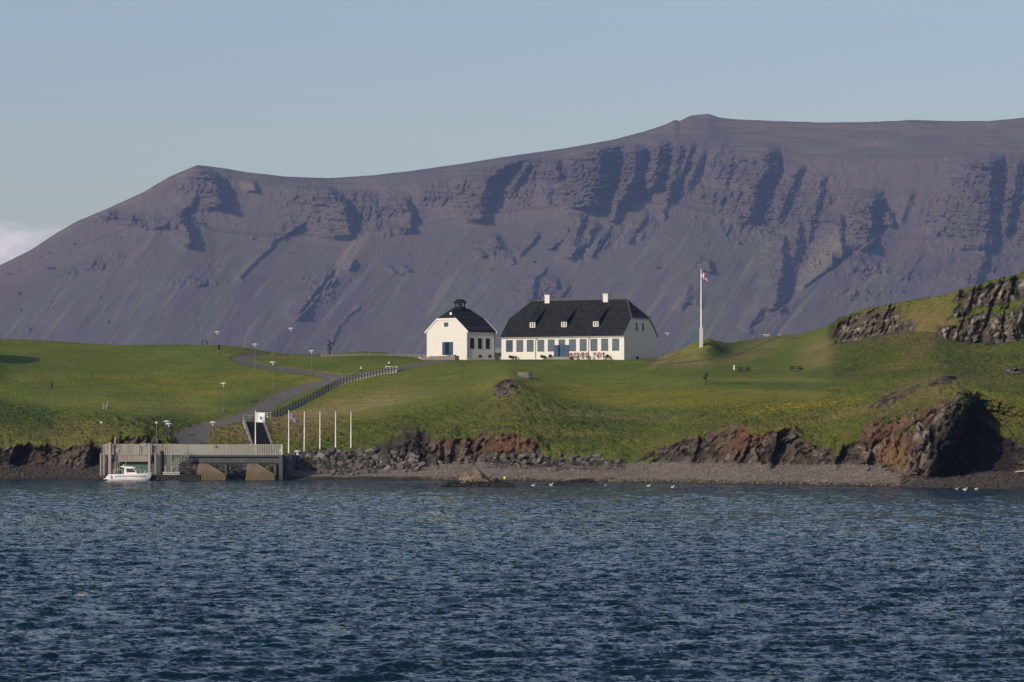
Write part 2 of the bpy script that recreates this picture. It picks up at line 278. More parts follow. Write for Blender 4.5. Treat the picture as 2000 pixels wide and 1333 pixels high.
    o = grid_mesh('mountain', X, Y, Z, m, c); tag(o, 'long flat-topped mountain with dark lava cliffs across the sound', 'mountain', kind='structure')
mountain()

# ------------------------------------------------------------------ the island
ipx = np.concatenate([np.linspace(-1600, -268, 100), np.linspace(-260, 2260, 1576), np.linspace(2268, 3900, 110)])
def I(xs, vs, s=0):
    a = np.interp(ipx, xs, vs); return gsm(a, s/1.6) if s else a
def recess(x0, x1, d, edge=7.0):
    """how far a notch sets the bluff back: a sudden step on its left, easing out to its right"""
    up = sst(x0-edge*0.5, x0+edge*0.5, ipx); return d*up*np.clip(1-(ipx-x0)/(x1-x0), 0, 1)**0.8
def build_profile():
    P1 = I([-260,0,200,560,850,1000,1250,1480,1700,1800,2000,2260], [934,934.5,936,937.5,938.5,940,943,948,951,952.5,955.5,958], 12) + 0.5*fbm(ipx/45, 0*ipx, 4, 201)
    Y1 = CAMZ*F/(P1-HZ)
    rec = recess(28, 140, 9, 16)+recess(178, 262, 7, 14)+recess(262, 345, 5)+recess(1512, 1600, 9)+recess(1640, 1690, 5)+recess(1700, 1745, 4)+recess(1355, 1400, 2.5)+recess(1455, 1500, 3)+recess(930, 970, 2.5)+recess(860, 900, 2)+recess(1040, 1070, 2)
    rec2 = 0*ipx
    rock_on = I([-260,340,370,730,760,1060,1100,1230,1280,2260], [1,1,.05,.05,1,1,.3,.3,1,1])
    jag = (2.2*fbm(ipx/38, 0*ipx+2, 5, 211, 0.6)+1.0*fbm(ipx/9, 0*ipx+8, 3, 213, .6))*rock_on
    P2 = I([-260,0,190,260,400,560,600,700,830,1000,1060,1200,1305,1480,1560,1700,1760,1810,1880,1900,2000,2260], [908,910,908,905,910,915,912,915,908,898,905,905,902,905,908,906,925,933,934,922,924,924], 8) + 1.2*fbm(ipx/30, 0*ipx+5, 4, 215)
    Y2 = Y1 + I([-260,0,260,330,560,750,1000,1300,1600,1700,1760,1810,1870,1900,2000,2260], [12,12,12,14,14,14,18,22,22,18,11,7,7,10,10,10], 8)
    P3 = I([-260,0,60,120,180,220,280,330,360,420,480,560,600,700,740,790,830,900,940,1000,1040,1070,1200,1260,1300,1350,1400,1450,1480,1540,1565,1600,1640,1680,1720,1760,1800,1850,1885,1920,1960,2000,2100,2260],
           [850,868,865,872,868,850,847,862,882,886,886,886,884,882,868,838,845,850,845,840,850,880,888,885,870,850,842,828,835,832,850,868,870,850,840,835,820,800,788,812,842,862,880,880], 3) + rock_on*(4*fbm(ipx/22, 0*ipx+1, 4, 217))
    Y3 = Y2 + I([-260,0,330,360,560,740,790,1040,1070,1260,1300,1600,1700,1850,1900,2000,2260], [5,5,5,8,9,8,7,7,5,5,7,7,10,11,8,8,8], 6) 
    P4 = I([-260,0,60,130,200,300,360,400,440,480,540,600,700,760,800,900,945,965,990,1015,1040,1080,1120,1200,1260,1300,1400,1500,1600,1700,1760,1800,1850,1900,1950,2000,2260],
           [765,782,795,806,812,814,826,826,818,815,822,824,822,812,800,786,777,763,753,758,768,782,795,804,805,800,795,790,785,768,762,757,742,757,768,773,775], 4)
    Y4 = Y3 + I([-260,0,340,370,480,700,800,1000,1100,1300,1600,1700,1850,2000,2260], [25,25,22,28,26,28,30,26,34,30,28,25,25,26,26], 10)
    P5 = I([-260,0,100,200,300,420,500,600,700,800,1000,1280,1300,1430,1450,1560,1600,1620,1700,1760,1820,1860,1900,1950,2000,2100,2260],
           [700,715,728,738,744,738,732,724,714,705,702.5,703,712,716,716,705,690,672,654,647,650,664,670,670,660,655,655], 5)
    Y5 = I([-260,560,620,700,800,1280,1310,1430,1560,1620,1700,1800,1900,2000,2260], [800,800,798,794,796,796,786,786,786,775,765,755,745,740,735], 14)
    P6 = (1.6*fbm(ipx/14, 0*ipx, 3, 230)*sst(1620, 1660, ipx))+I([-260,0,100,200,260,300,400,460,500,560,620,700,790,800,835,980,1262,1288,1300,1320,1345,1370,1392,1412,1432,1446,1500,1560,1600,1640,1700,1750,1800,1850,1880,1900,1950,2000,2100,2260],
           [650,658,662,670,671,669,670,677,684,690,690.5,691,694,696,702.5,702.5,702,699,690,682,674,669,671,676,668,663,653,650.5,648,623,603,595,586,577,566,560,546,535,521,508], 3)
    Y6 = I([-260,0,600,800,1262,1292,1310,1410,1440,1600,1625,1700,1800,1900,2000,2260], [858,856,850,838,838,812,800,800,850,850,782,771,761,752,748,743], 4)
    cr = sst(1600, 1630, ipx)
    wpx = ipx+9*fbm(ipx/40, 0*ipx, 2, 229); colw = (cell(wpx/19.0, 0*ipx+.5, 223)[1]*2-1)*2.1+(cell(ipx/5.5, 0*ipx+.5, 224)[1]*2-1)*0.9+2.4*fbm(ipx/50, 0*ipx, 3, 225); colw = colw*np.interp(ipx, [1600,1750,1770,1860,1880], [1,1,.12,.12,1])
    z = lambda P, Y: CAMZ+(HZ-P)*Y/F
    Z = [np.full(ipx.shape, -3.5), 0*ipx, z(P2, Y2), z(P3, Y3), z(P4, Y4), z(P5, Y5), z(P6, Y6)]
    YY = [Y1-45, Y1, Y2, Y3, Y4, Y5, Y6]
    mid = sst(560, 600, ipx)*(1-sst(1430, 1470, ipx))
    YY.append(Y6+22); Z.append(Z[6]-1.0*(1-cr)+1.6*cr)
    YY.append(Y6+190); Z.append(0*ipx-3.0)
    return YY, Z, (rec, rec2, jag, colw)
CY, CZ, (REC, REC2, JAG, COLW) = build_profile()
SEG = [10, 80, 150, 170, 170, 150, 34, 16]
ROADS = [
 [((345,868),(407,868)),((344,848),(405,848)),((352,839),(410,838)),((372,833),(419,833)),((400,826),(445,827)),((424,821),(470,822)),((448,813),(498,817)),((472,805),(520,805)),((508,783),(556,783)),((544,764),(592,766)),((580,752),(628,754)),((615,745),(655,744.5)),((640,739),(672,738)),((650,731),(700,731))],
 [((645,732),(650,743)),((675,730.5),(680,737)),((700,729.5),(708,733)),((752,722.5),(752,727.5)),((779,716),(779,722)),((820,709),(820,714.5)),((860,704),(860,708)),((905,700),(905,703))],
 [((655,730.5),(645,740)),((616,726),(604,731.5)),((580,720),(556,724.5)),((544,715.5),(508,718.5)),((508,710),(474,711)),((490,704),(450,702.5)),((488,699),(455,696)),((508,695.5),(480,692)),((532,693.5),(532,690.5))]]
def road_mask(PX, PY, T):
    m = np.zeros(PX.shape, bool)
    for st in ROADS:
        for (a, b), (c, d) in zip(st, st[1:]):
            q = [a, c, d, b]; xs = [p[0] for p in q]; i0, i1 = np.searchsorted(ipx, [min(xs)-2, max(xs)+2]); x = PX[:, i0:i1]; y = PY[:, i0:i1]
            ins = np.zeros(x.shape, bool)
            for k in range(4):
                (xa, ya), (xb, yb) = q[k], q[(k+1) % 4]
                if ya == yb: continue
                ins ^= ((ya > y) != (yb > y)) & (x < (xb-xa)*(y-ya)/(yb-ya)+xa)
            m[:, i0:i1] |= ins
    return m & (T > 2.4) & (T < 6.2)
def build_island():
    Yg, Zg, Tg = [], [], []
    for k, n in enumerate(SEG):
        t = np.linspace(0, 1, n, endpoint=(k == len(SEG)-1))[:, None]
        Yg.append(CY[k][None]*(1-t)+CY[k+1][None]*t); 
        tz = t
        Zg.append(CZ[k][None]*(1-tz)+CZ[k+1][None]*tz); Tg.append(np.broadcast_to(k+t, Yg[-1].shape))
    Y = np.concatenate(Yg); Z = np.concatenate(Zg); T = np.concatenate(Tg); PX = np.broadcast_to(ipx[None], Y.shape)
    crg = sst(1600, 1640, PX)
    # soften the breaks of slope on the grass
    Zs = gsm(Z, 13, 0); Ys = gsm(Y, 13, 0)
    soft = sst(3.35, 3.7, T)*(1-crg*sst(4.6, 4.85, T)*(1-sst(6.1, 6.3, T)))
    mnd = ell(PX, T*100, 1000, 400, 60, 40, soft=.5)
    soft = soft*(1-0.8*mnd)
    Z = Z*(1-soft)+Zs*soft; Y = Y*(1-soft)+Ys*soft
    Zs = gsm(Z, 4, 0); Z = Z*.3+Zs*.7
    k1 = sst(3.0, 3.25, T)*(1-sst(3.7, 3.95, T)); k2 = sst(3.3, 3.6, T)*(1-crg*sst(4.3, 4.8, T))*(1-.0*T); k0 = (1-sst(1.7, 2.0, T))*sst(.5, .9, T)
    for A_ in (0, 1):
        B = Z if A_ == 0 else Y
        b7 = gsm(B, 7, 1); b26 = gsm(B, 26, 1)
        b22 = gsm(B, 24, 1); kk_ = ell(PX, T*100, 992, 400, 85, 200, soft=.3)+sst(1650, 1750, PX); kk_ = np.clip(kk_, 0, 1); b7 = b7*kk_+b22*(1-kk_)
        B = B*(1-k2)+b7*k2; B = B*(1-k1)+b26*k1; B = B*(1-k0)+b26*k0
        if A_ == 0: Z = B
        else: Y = B
    PY = HZ-(Z-CAMZ)*F/Y
    X = (PX-1000)/F*Y
    nz = lambda s, o=4, sd=0, zy=1.0: fbm(X/s, (Y*zy+Z*1.3)/s, o, 300+sd)
    # ---- masks
    cov = np.interp(PX, [-260,345,375,735,775,1050,1085,1225,1290,1590,1615,1640,1650,1895,1960,2260], [.9,.9,.0,.0,.68,.78,.05,.05,.8,.9,.5,.5,.85,1,.85,.85])
    n1 = nz(3.0, 4, 1); n2 = nz(9.0, 4, 2); n3 = nz(1.0, 3, 3)
    inband = sst(1.8, 2.02, T)*(1-sst(2.72, 3.04, T+0.30*n2))
    rock = np.clip(cov*inband*1.5-0.42+1.0*n1+0.6*n2+.9*nz(4.5, 4, 40), 0, 1)*(cov > .02)*(inband > 0.02)
    lown = nz(4.5, 4, 40)
    low = sst(1650, 1720, PX)*(1-sst(1875, 1900, PX))*sst(1.9, 2.1, T)*(1-sst(3.25, 3.55, T+.35*n2))
    rock = np.maximum(rock, np.clip(low*1.15-0.55+1.1*n1+1.6*lown, 0, 1)*(low > .02))
    cg = crg*sst(4.92, 4.99, T)*(1-sst(5.9, 6.02, T+0.05*n1))
    cgc = np.interp(PX, [1600,1615,1650,1750,1765,1800,1860,1880,2260], [0,.55,.66,.6,.35,.15,.15,.64,.72])*(1-.75*sst(5.40, 5.46, T)*(1-sst(5.55, 5.66, T))*(PX > 1870))*(1-.3*sst(5.5, 5.9, T)*(PX < 1870))
    rock = np.maximum(rock, np.clip(cg*cgc*2.0-0.5+1.1*n1+.4*n2, 0, 1)*(cg > .02))
    kn = 0
    for e, a in [((990,764,22,9,0), .9), ((1690,640,60,12,-8), .5), ((1855,650,26,15,0), .9), ((1880,605,20,30,0), .7), ((1945,640,62,32,0), .95), ((2080,620,90,50,0), .9), ((1985,727,26,9,0), .8), ((1850,708,14,5,0), .5), ((1840,745,30,9,-10), .7), ((1745,778,60,14,-25), .55), ((1590,700,22,22,0), .25), ((1640,650,26,22,0), .6), ((800,845,40,8,-20), .5), ((940,838,60,5,0), .45), ((1420,838,60,6,-8), .5)]:
        m = ell(PX, PY, *e, soft=.6)*(T > 2.2); rock = np.maximum(rock, np.clip(m*a*1.8-.55+1.1*n1, 0, 1)*(m > 0)); kn = np.maximum(kn, m*a)
    rip = sst(560, 580, PX)*(1-sst(830, 850, PX))*sst(1.75, 1.9, T)*(1-sst(2.9, 3.02, T)); rip = np.maximum(rip, sst(940, 960, PX)*(1-sst(1212, 1230, PX))*sst(1.55, 1.7, T)*(1-sst(2.25, 2.4, T)))
    beach = (1-sst(1.85, 2.06, T+.12*n1))
    # ---- relief
    pad0 = sst(800, 830, PX)*(1-sst(1284, 1294, PX))
    bank = sst(2.4, 3.0, T)*(1-sst(3.7, 4.2, T)); lawn = sst(3.9, 4.2, T)*(1-crg)
    bx, bv = cell(X/1.9+0.15*n1, (Z*0.75+Y*.35)/1.9, 331); b2, bv2 = cell(X/0.75, (Z*.6+Y*.4)/0.75, 333)
    crk = crg*sst(4.6, 4.95, T)
    cb, cbv = cell(X/1.25+.1*n1, Z/5.5, 335)
    block = (1-crk)*((bv-.5)*2.0-bx*1.1+(bv2-.5)*1.1-b2*.6)+crk*((cbv-.5)*2.4-cb*1.4+(bv2-.5)*1.0-b2*.5)
    rdm = road_mask(PX, PY, T); rds = np.clip(gsm(gsm(rdm.astype(float), 2.5, 0), 2, 1)*1.6, 0, 1)
    up = sst(1.55, 2.0, T)*(1-sst(2.55, 3.02, T+.25*n2)); up2 = sst(1.7, 2.0, T)*(1-sst(3.0, 4.0, T))
    wp = 9*nz(7, 3, 14)+.25*(PY-890); RECw = np.interp(PX+wp, ipx, REC); JAGw = np.interp(PX+wp*1.3, ipx, JAG); COLw = np.interp(PX+8*nz(4, 4, 15)+.35*(PY-620), ipx, COLW)
    x2 = 1880-(PY-800)*.42+26*nz(6, 4, 16)+9*n3; REC2w = 34*sst(-16, 26, PX-x2)*np.clip(1-(PX-x2)/260, 0, 1)**.8
    dY = (RECw+JAGw+1.2*nz(4, 3, 12)*rock)*up + REC2w*up2 + (-2.6*ridged(X/6.5+.3*n1, (Z+.4*Y)/5.0, 3, 41)-1.2*nz(2.2, 4, 42))*low*(low > 0) + crg*COLw*sst(4.9, 5.02, T)*(1-sst(6.0, 6.6, T))*(.45+.8*np.abs(nz(5, 3, 13)))*1.4
    dY += 3.2*sst(5.42, 5.52, T+.05*n2)*(1-sst(6, 6.5, T))*sst(1870, 1885, PX)
    dY += -rock*(block*1.0+1.1*n1+0.5*n3)*1.15 - rock*1.6*nz(6, 3, 8)
    dZ = rock*(0.35*n1+.25*(bv2-.5))+rock*low*(.75*block+1.0*nz(3.2, 4, 45))
    tus = nz(1.6, 4, 5); tus2 = nz(0.7, 3, 6)
    grassm = (1-rock)*(1-beach)
    dZ += grassm*(tus*(0.06+0.62*bank+0.42*crg*sst(4, 4.3, T)+0.14*(1-lawn)) + tus2*(0.04+0.34*bank+.22*crg))
    dZ += grassm*0.35*nz(14, 3, 7)*sst(3.0, 3.6, T)*(1-0.7*sst(4.8, 5, T)*(1-crg))
    dZ += grassm*bank*0.5*nz(5, 3, 9)
    dZ += beach*(0.10*nz(0.5, 3, 10)+0.10*nz(2.5, 3, 11))*sst(1.0, 1.2, T)
    # landmark bumps: old grave mounds behind the lawn, hollow beside the flagstaff mound, unseen hill on the left that shades the meadow
    dZ += (1.1*np.exp(-((PX-1372)/34)**2-((T-5.8)/.35)**2)+1.3*np.exp(-((PX-1385)/24)**2-((T-5.55)/.35)**2))*(1+.2*n1) + .28*np.abs(nz(.9, 3, 44))*sst(5.7, 5.95, T)*(1-sst(6.05, 6.3, T))*(1-pad0)
    dZ += 17*np.exp(-((X+117)/12)**2-((Y-788)/16)**2)
    dZ += 0.7*ell(PX, T*100, 460, 585, 60, 12, soft=.9)+0.8*ell(PX, T*100, 720, 605, 60, 10, soft=.9)*(1+.5*n1)
    dZ += 1.15*np.exp(-(np.abs(PX-991)/38)**1.6-((T-3.98)/.42)**2)*(1+.15*n1)
    # house and chapel stand on levelled ground
    pad = sst(805, 830, PX)*(1-sst(1284, 1294, PX))*sst(4.97, 5.05, T)*(1-sst(6, 6.4, T))
    qx0 = 472+(PY-820)*.375; carve = sst(-1.5, 1.5, PX-qx0)*(1-sst(-1.5, 1.5, PX-qx0-41))*sst(816, 821, PY)*(1-sst(886, 890, PY))*(T > 2.5)*(T < 4.3)
    dZ = dZ*(1-carve)-1.3*carve
    Z = Z+dZ*(1-pad)*(1-rds)-.22*rds*(1-pad); Z = np.where(pad > 0, Z*(1-pad)+np.minimum(Z, 22.75+.35*(1-sst(880,960,PX)))*pad, Z)
    we = sst(-1600, -900, PX)*(1-sst(2900, 3900, PX)); Z = Z*we-3.5*(1-we)
    Y = Y+dY; X = (PX-1000)/F*Y
    PY = HZ-(Z-CAMZ)*F/Y
    # ---- colours
    def mixc(c, col, m): m = np.clip(m, 0, 1)[..., None]; return c*(1-m)+np.asarray(col)*m
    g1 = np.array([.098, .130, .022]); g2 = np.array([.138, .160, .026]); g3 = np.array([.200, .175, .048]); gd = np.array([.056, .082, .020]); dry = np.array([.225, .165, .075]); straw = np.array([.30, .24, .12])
    c = np.broadcast_to(g1, Y.shape+(3,)).copy()
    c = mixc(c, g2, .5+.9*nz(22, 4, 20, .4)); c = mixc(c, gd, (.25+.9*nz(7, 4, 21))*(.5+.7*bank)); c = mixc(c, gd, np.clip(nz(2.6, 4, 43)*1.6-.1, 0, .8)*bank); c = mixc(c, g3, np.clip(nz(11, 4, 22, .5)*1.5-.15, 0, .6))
    c = mixc(c, g3, .55*np.clip(.2+nz(1.4, 3, 23), 0, 1)*(bank+.5*crg)); c = mixc(c, straw, .5*np.clip(nz(1.1, 3, 24)*1.8-.5, 0, 1)*(bank+.4*crg))
    for e, col, a in [((650,800,150,17,-14), dry, .75), ((600,838,60,22,-10), dry, .6), ((720,790,110,10,-10), straw, .35), ((455,848,48,18,0), dry, .65), ((1330,712,50,7,0), dry, .6), ((1290,706,26,6,-30), straw, .5), ((1440,700,60,9,-10), dry, .55), ((1350,685,60,16,0), dry, .35), ((1500,670,60,12,-15), dry, .4), ((1600,690,40,26,-20), dry, .65), ((1740,655,70,16,-12), dry, .5), ((1800,680,60,14,-35), dry, .6), ((1830,640,50,20,0), dry, .5),
                      ((130,850,80,26,0), dry, .45), ((40,812,70,30,10), gd, .9), ((1250,745,260,8,0), g2, .5), ((1100,730,200,10,3), g2, .6), ((900,800,90,26,-8), g1, .5), ((1640,730,160,12,0), gd, .5), ((1680,690,60,30,-30), gd, .35), ((480,790,160,16,-10), gd, .45), ((310,828,90,12,4), gd, .45), ((560,760,50,8,-12), gd, .3), ((1180,820,90,22,5), gd, .7), ((1530,752,160,8,3), gd, .6), ((240,700,240,20,3), g2, .3), ((980,790,46,26,0), dry, .35), ((1340,860,80,16,-10), g3, .4), ((1560,830,60,16,0), g3, .35), ((1397,689,30,9,-12), gd, .8), ((1180,812,200,8,3), straw, .22), ((1620,812,120,9,-8), dry, .35), ((1500,742,150,4,0), g3, .5), ((240,790,180,7,2), g3, .5), ((1900,740,90,8,-4), dry, .35), ((1950,800,60,20,30), g3, .5), ((1760,715,90,8,-10), g3, .5), ((1340,700,30,8,0), dry, .5), ((1800,612,75,24,-8), dry, .55), ((1900,552,90,8,-20), dry, .5), ((1700,598,90,6,-10), dry, .45), ((1000,738,30,4,0), straw, .4), ((1030,752,90,4,0), g3, .6), ((1770,770,70,22,-25), dry, .45), ((1840,760,40,20,0), dry, .5), ((2200,700,120,40,0), g1, .4), ((1650,860,30,22,0), (.13,.13,.02), .6), ((520,696,110,3.5,2), dry, .35), ((1000,880,1200,18,0), g1, .0)]:  # dark ellipse right of the flagstaff paints in the mound's shading
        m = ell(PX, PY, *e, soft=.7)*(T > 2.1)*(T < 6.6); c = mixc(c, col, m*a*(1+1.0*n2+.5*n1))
    c *= (1+.20*fbm(X/30, Y/1.6, 4, 360)*lawn+.16*fbm(X/9, Y/.9, 3, 361)*(T > 3))[..., None]
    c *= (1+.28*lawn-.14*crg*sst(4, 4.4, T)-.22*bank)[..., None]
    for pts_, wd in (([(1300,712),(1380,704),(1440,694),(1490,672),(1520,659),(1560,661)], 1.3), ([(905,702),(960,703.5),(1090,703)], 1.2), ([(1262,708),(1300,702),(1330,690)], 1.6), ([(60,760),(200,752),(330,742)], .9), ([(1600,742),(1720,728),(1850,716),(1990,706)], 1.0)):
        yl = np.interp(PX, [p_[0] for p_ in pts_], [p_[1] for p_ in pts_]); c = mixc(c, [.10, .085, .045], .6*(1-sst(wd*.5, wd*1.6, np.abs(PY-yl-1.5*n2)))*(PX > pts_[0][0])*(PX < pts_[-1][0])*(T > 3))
    # mown swathes
    sw = np.sin((X*0.55+Y*1.15)*1.6+2*n2); m = ell(PX, PY, 800, 760, 210, 40, -8, soft=.5)*(T > 3.2); c = mixc(c, g3, m*(.22+.3*sw))
    # buttercups
    fl = np.array([.36, .25, .012])
    sp = np.clip(nz(.55, 2, 25, .6)*2.2+.15, 0, 1)
    for e, a in [((440,745,260,17,0), .20), ((330,744,120,7,3), .45), ((240,740,34,6,4), .75), ((520,736,150,5,1), .5), ((360,763,90,5,2), .55), ((560,757,60,4,-4), .3), ((1280,775,240,15,2), .42), ((1180,768,90,6,2), .7), ((1240,786,120,5,5), .6), ((1470,772,170,9,2), .6), ((1500,765,90,4,2), .8), ((1640,758,30,3,0), .8), ((1580,790,90,4,-2), .5), ((1340,790,120,6,0), .35), ((1520,798,90,6,-4), .6), ((1535,722,18,3,0), .7), ((950,760,80,5,0), .3)]:
        m = ell(PX, PY, *e, soft=.7)*(T > 3.0); c = mixc(c, fl, np.clip(1.25*m*(.08+a)*(.15+1.2*sp)*np.clip(.55+1.5*nz(7, 4, 26, 3.0), 0, 1.4), 0, .75))
    rk = np.array([.125, .098, .072]); rk2 = np.array([.060, .050, .042]); crc = np.array([.135, .116, .086]); redc = np.array([.175, .085, .048]); och = np.array([.24, .155, .075]); lich = np.array([.27, .25, .20])
    rc = np.broadcast_to(rk, c.shape).copy(); rc = mixc(rc, rk2, .5+1.0*n1); rc = mixc(rc, crc, crk); rc = mixc(rc, lich, np.clip(bv2*1.8-1.25, 0, .6)*(.4+crk)); rc = mixc(rc, rk2, (1-rock)*1.2); rc = rc*np.clip(1+.9*(bv-.5)+.9*(bv2-.5)-.5*(bx-.45)-.4*(b2-.45), .25, 2)[..., None]; rc = mixc(rc, [.30,.27,.23], np.clip(bv2*bv*2-.9, 0, .5)*low)
    for e, a in [((1000,868,55,16,-10), .9), ((900,858,70,14,0), .45), ((1370,846,26,9,0), .95), ((1440,862,36,26,-30), .5), ((1475,840,24,22,0), .75), ((1740,880,40,34,-30), .7), ((1715,838,60,14,-20), .6), ((1800,800,60,20,-30), .35), ((10,862,16,6,0), .6), ((150,880,20,8,0), .2)]:
        rc = mixc(rc, redc, ell(PX, PY, *e, soft=.7)*a*(1+.9*n2+.5*n1))
    rc = mixc(rc, [.030, .026, .024], ell(PX, PY, 1905, 890, 90, 95, 0, soft=.35)*sst(1800, 1835, PX+.45*(PY-880)));  rc = mixc(rc, och, ell(PX, PY, 1745, 885, 30, 34, -20, soft=.6)*(.6+.6*n1)); rc = mixc(rc, och, ell(PX, PY, 1790, 790, 60, 26, -25, soft=.7)*.3)  # dark rock blackened further on the headland's right side to deepen its shadow
    c = mixc(c, [.11, .075, .045], np.clip(rock*2.2, 0, 1)*.5); rm = sst(.12, .42, rock); c = c*(1-rm[..., None])+rc*rm[..., None]
    bc = np.array([.24, .205, .170]); bcd = np.array([.055, .045, .032]); c2 = np.broadcast_to(bc, c.shape).copy(); c2 = mixc(c2, [.30, .26, .22], np.clip(nz(.5, 3, 27)*2-.1, 0, .8)); c2 = mixc(c2, [.10, .085, .07], np.clip(nz(.6, 3, 28)*2-.1, 0, .8))
    lb = (1-sst(250, 330, PX))+sst(1760, 1850, PX); c2 = mixc(c2, [.095, .078, .060], lb*.8)
    wet = 1-sst(.35, .75, Z+.25*n1); c2 = mixc(c2, bcd, wet); c2 = mixc(c2, [.09, .085, .02], wet*np.clip(n1*2, 0, .6))
    bm = np.clip(beach*1.4, 0, 1)[..., None]; c = c*(1-bm)+c2*bm
    c = mixc(c, [.055, .047, .04], rip*.9)
    c *= (1+.22*n3+.12*nz(.35, 2, 29))[..., None]
    jj, ii = np.where(rdm[:-1, :-1] & rdm[1:, :-1] & rdm[:-1, 1:] & rdm[1:, 1:])
    used = np.zeros(X.shape, bool)
    for a_ in (0, 1):
        for b_ in (0, 1): used[jj+a_, ii+b_] = True
    idx = -np.ones(X.shape, int); idx[used] = np.arange(used.sum()); co = np.stack([X[used], Y[used], Z[used]+.035], 1)
    me = bpy.data.meshes.new('road'); me.from_pydata(co.tolist(), [], np.stack([idx[jj, ii], idx[jj, ii+1], idx[jj+1, ii+1], idx[jj+1, ii]], 1).tolist()); me.materials.append(mat('asphalt', (.135, .122, .105), .9, .18, .8, stretch=(1, .3, 1)))
    for p_ in me.polygons: p_.use_smooth = True
    ro = bpy.data.objects.new('road', me); COL.objects.link(ro); tag(ro, 'grey asphalt lane climbing from the jetty and forking on the meadow', 'road', kind='structure')
    c = mixc(c, [.135, .122, .105], (rds > .75)*1.0); c = mixc(c, [.20, .15, .08], (rds > .1)*(rds <= .75)*.5)
    m = attr_mat('island_ground', rough=.95, nscale=3.0, namp=.28, bump=.8, bdist=.22, bscale=2.6, blades=4.5)
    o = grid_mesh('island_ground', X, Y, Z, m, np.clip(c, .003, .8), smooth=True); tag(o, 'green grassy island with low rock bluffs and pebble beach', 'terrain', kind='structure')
    return X, Y, Z, PY, T
IX, IY, IZ, IPY, IT = build_island()
def at(px, py, sink=0.0):
    """world point where the ground is first seen at photo pixel (px, py)"""
    i = int(np.argmin(np.abs(ipx-px))); col = IPY[:, i]; ok = np.where((col <= py) & (IT[:, i] > 1.0))[0]
    j = ok[0] if len(ok) else int(np.argmin(col)); y = IY[j, i]
    return Vector(((px-1000)/F*y, y, IZ[j, i]-sink))
def ground(x, y):
    px = 1000+x/y*F; i = int(np.argmin(np.abs(ipx-px))); j = int(np.argmin(np.abs(IY[:, i]-y))); return float(IZ[j, i])
def pix(px, py, y):
    return Vector(((px-1000)/F*y, y, CAMZ+(HZ-py)/F*y))

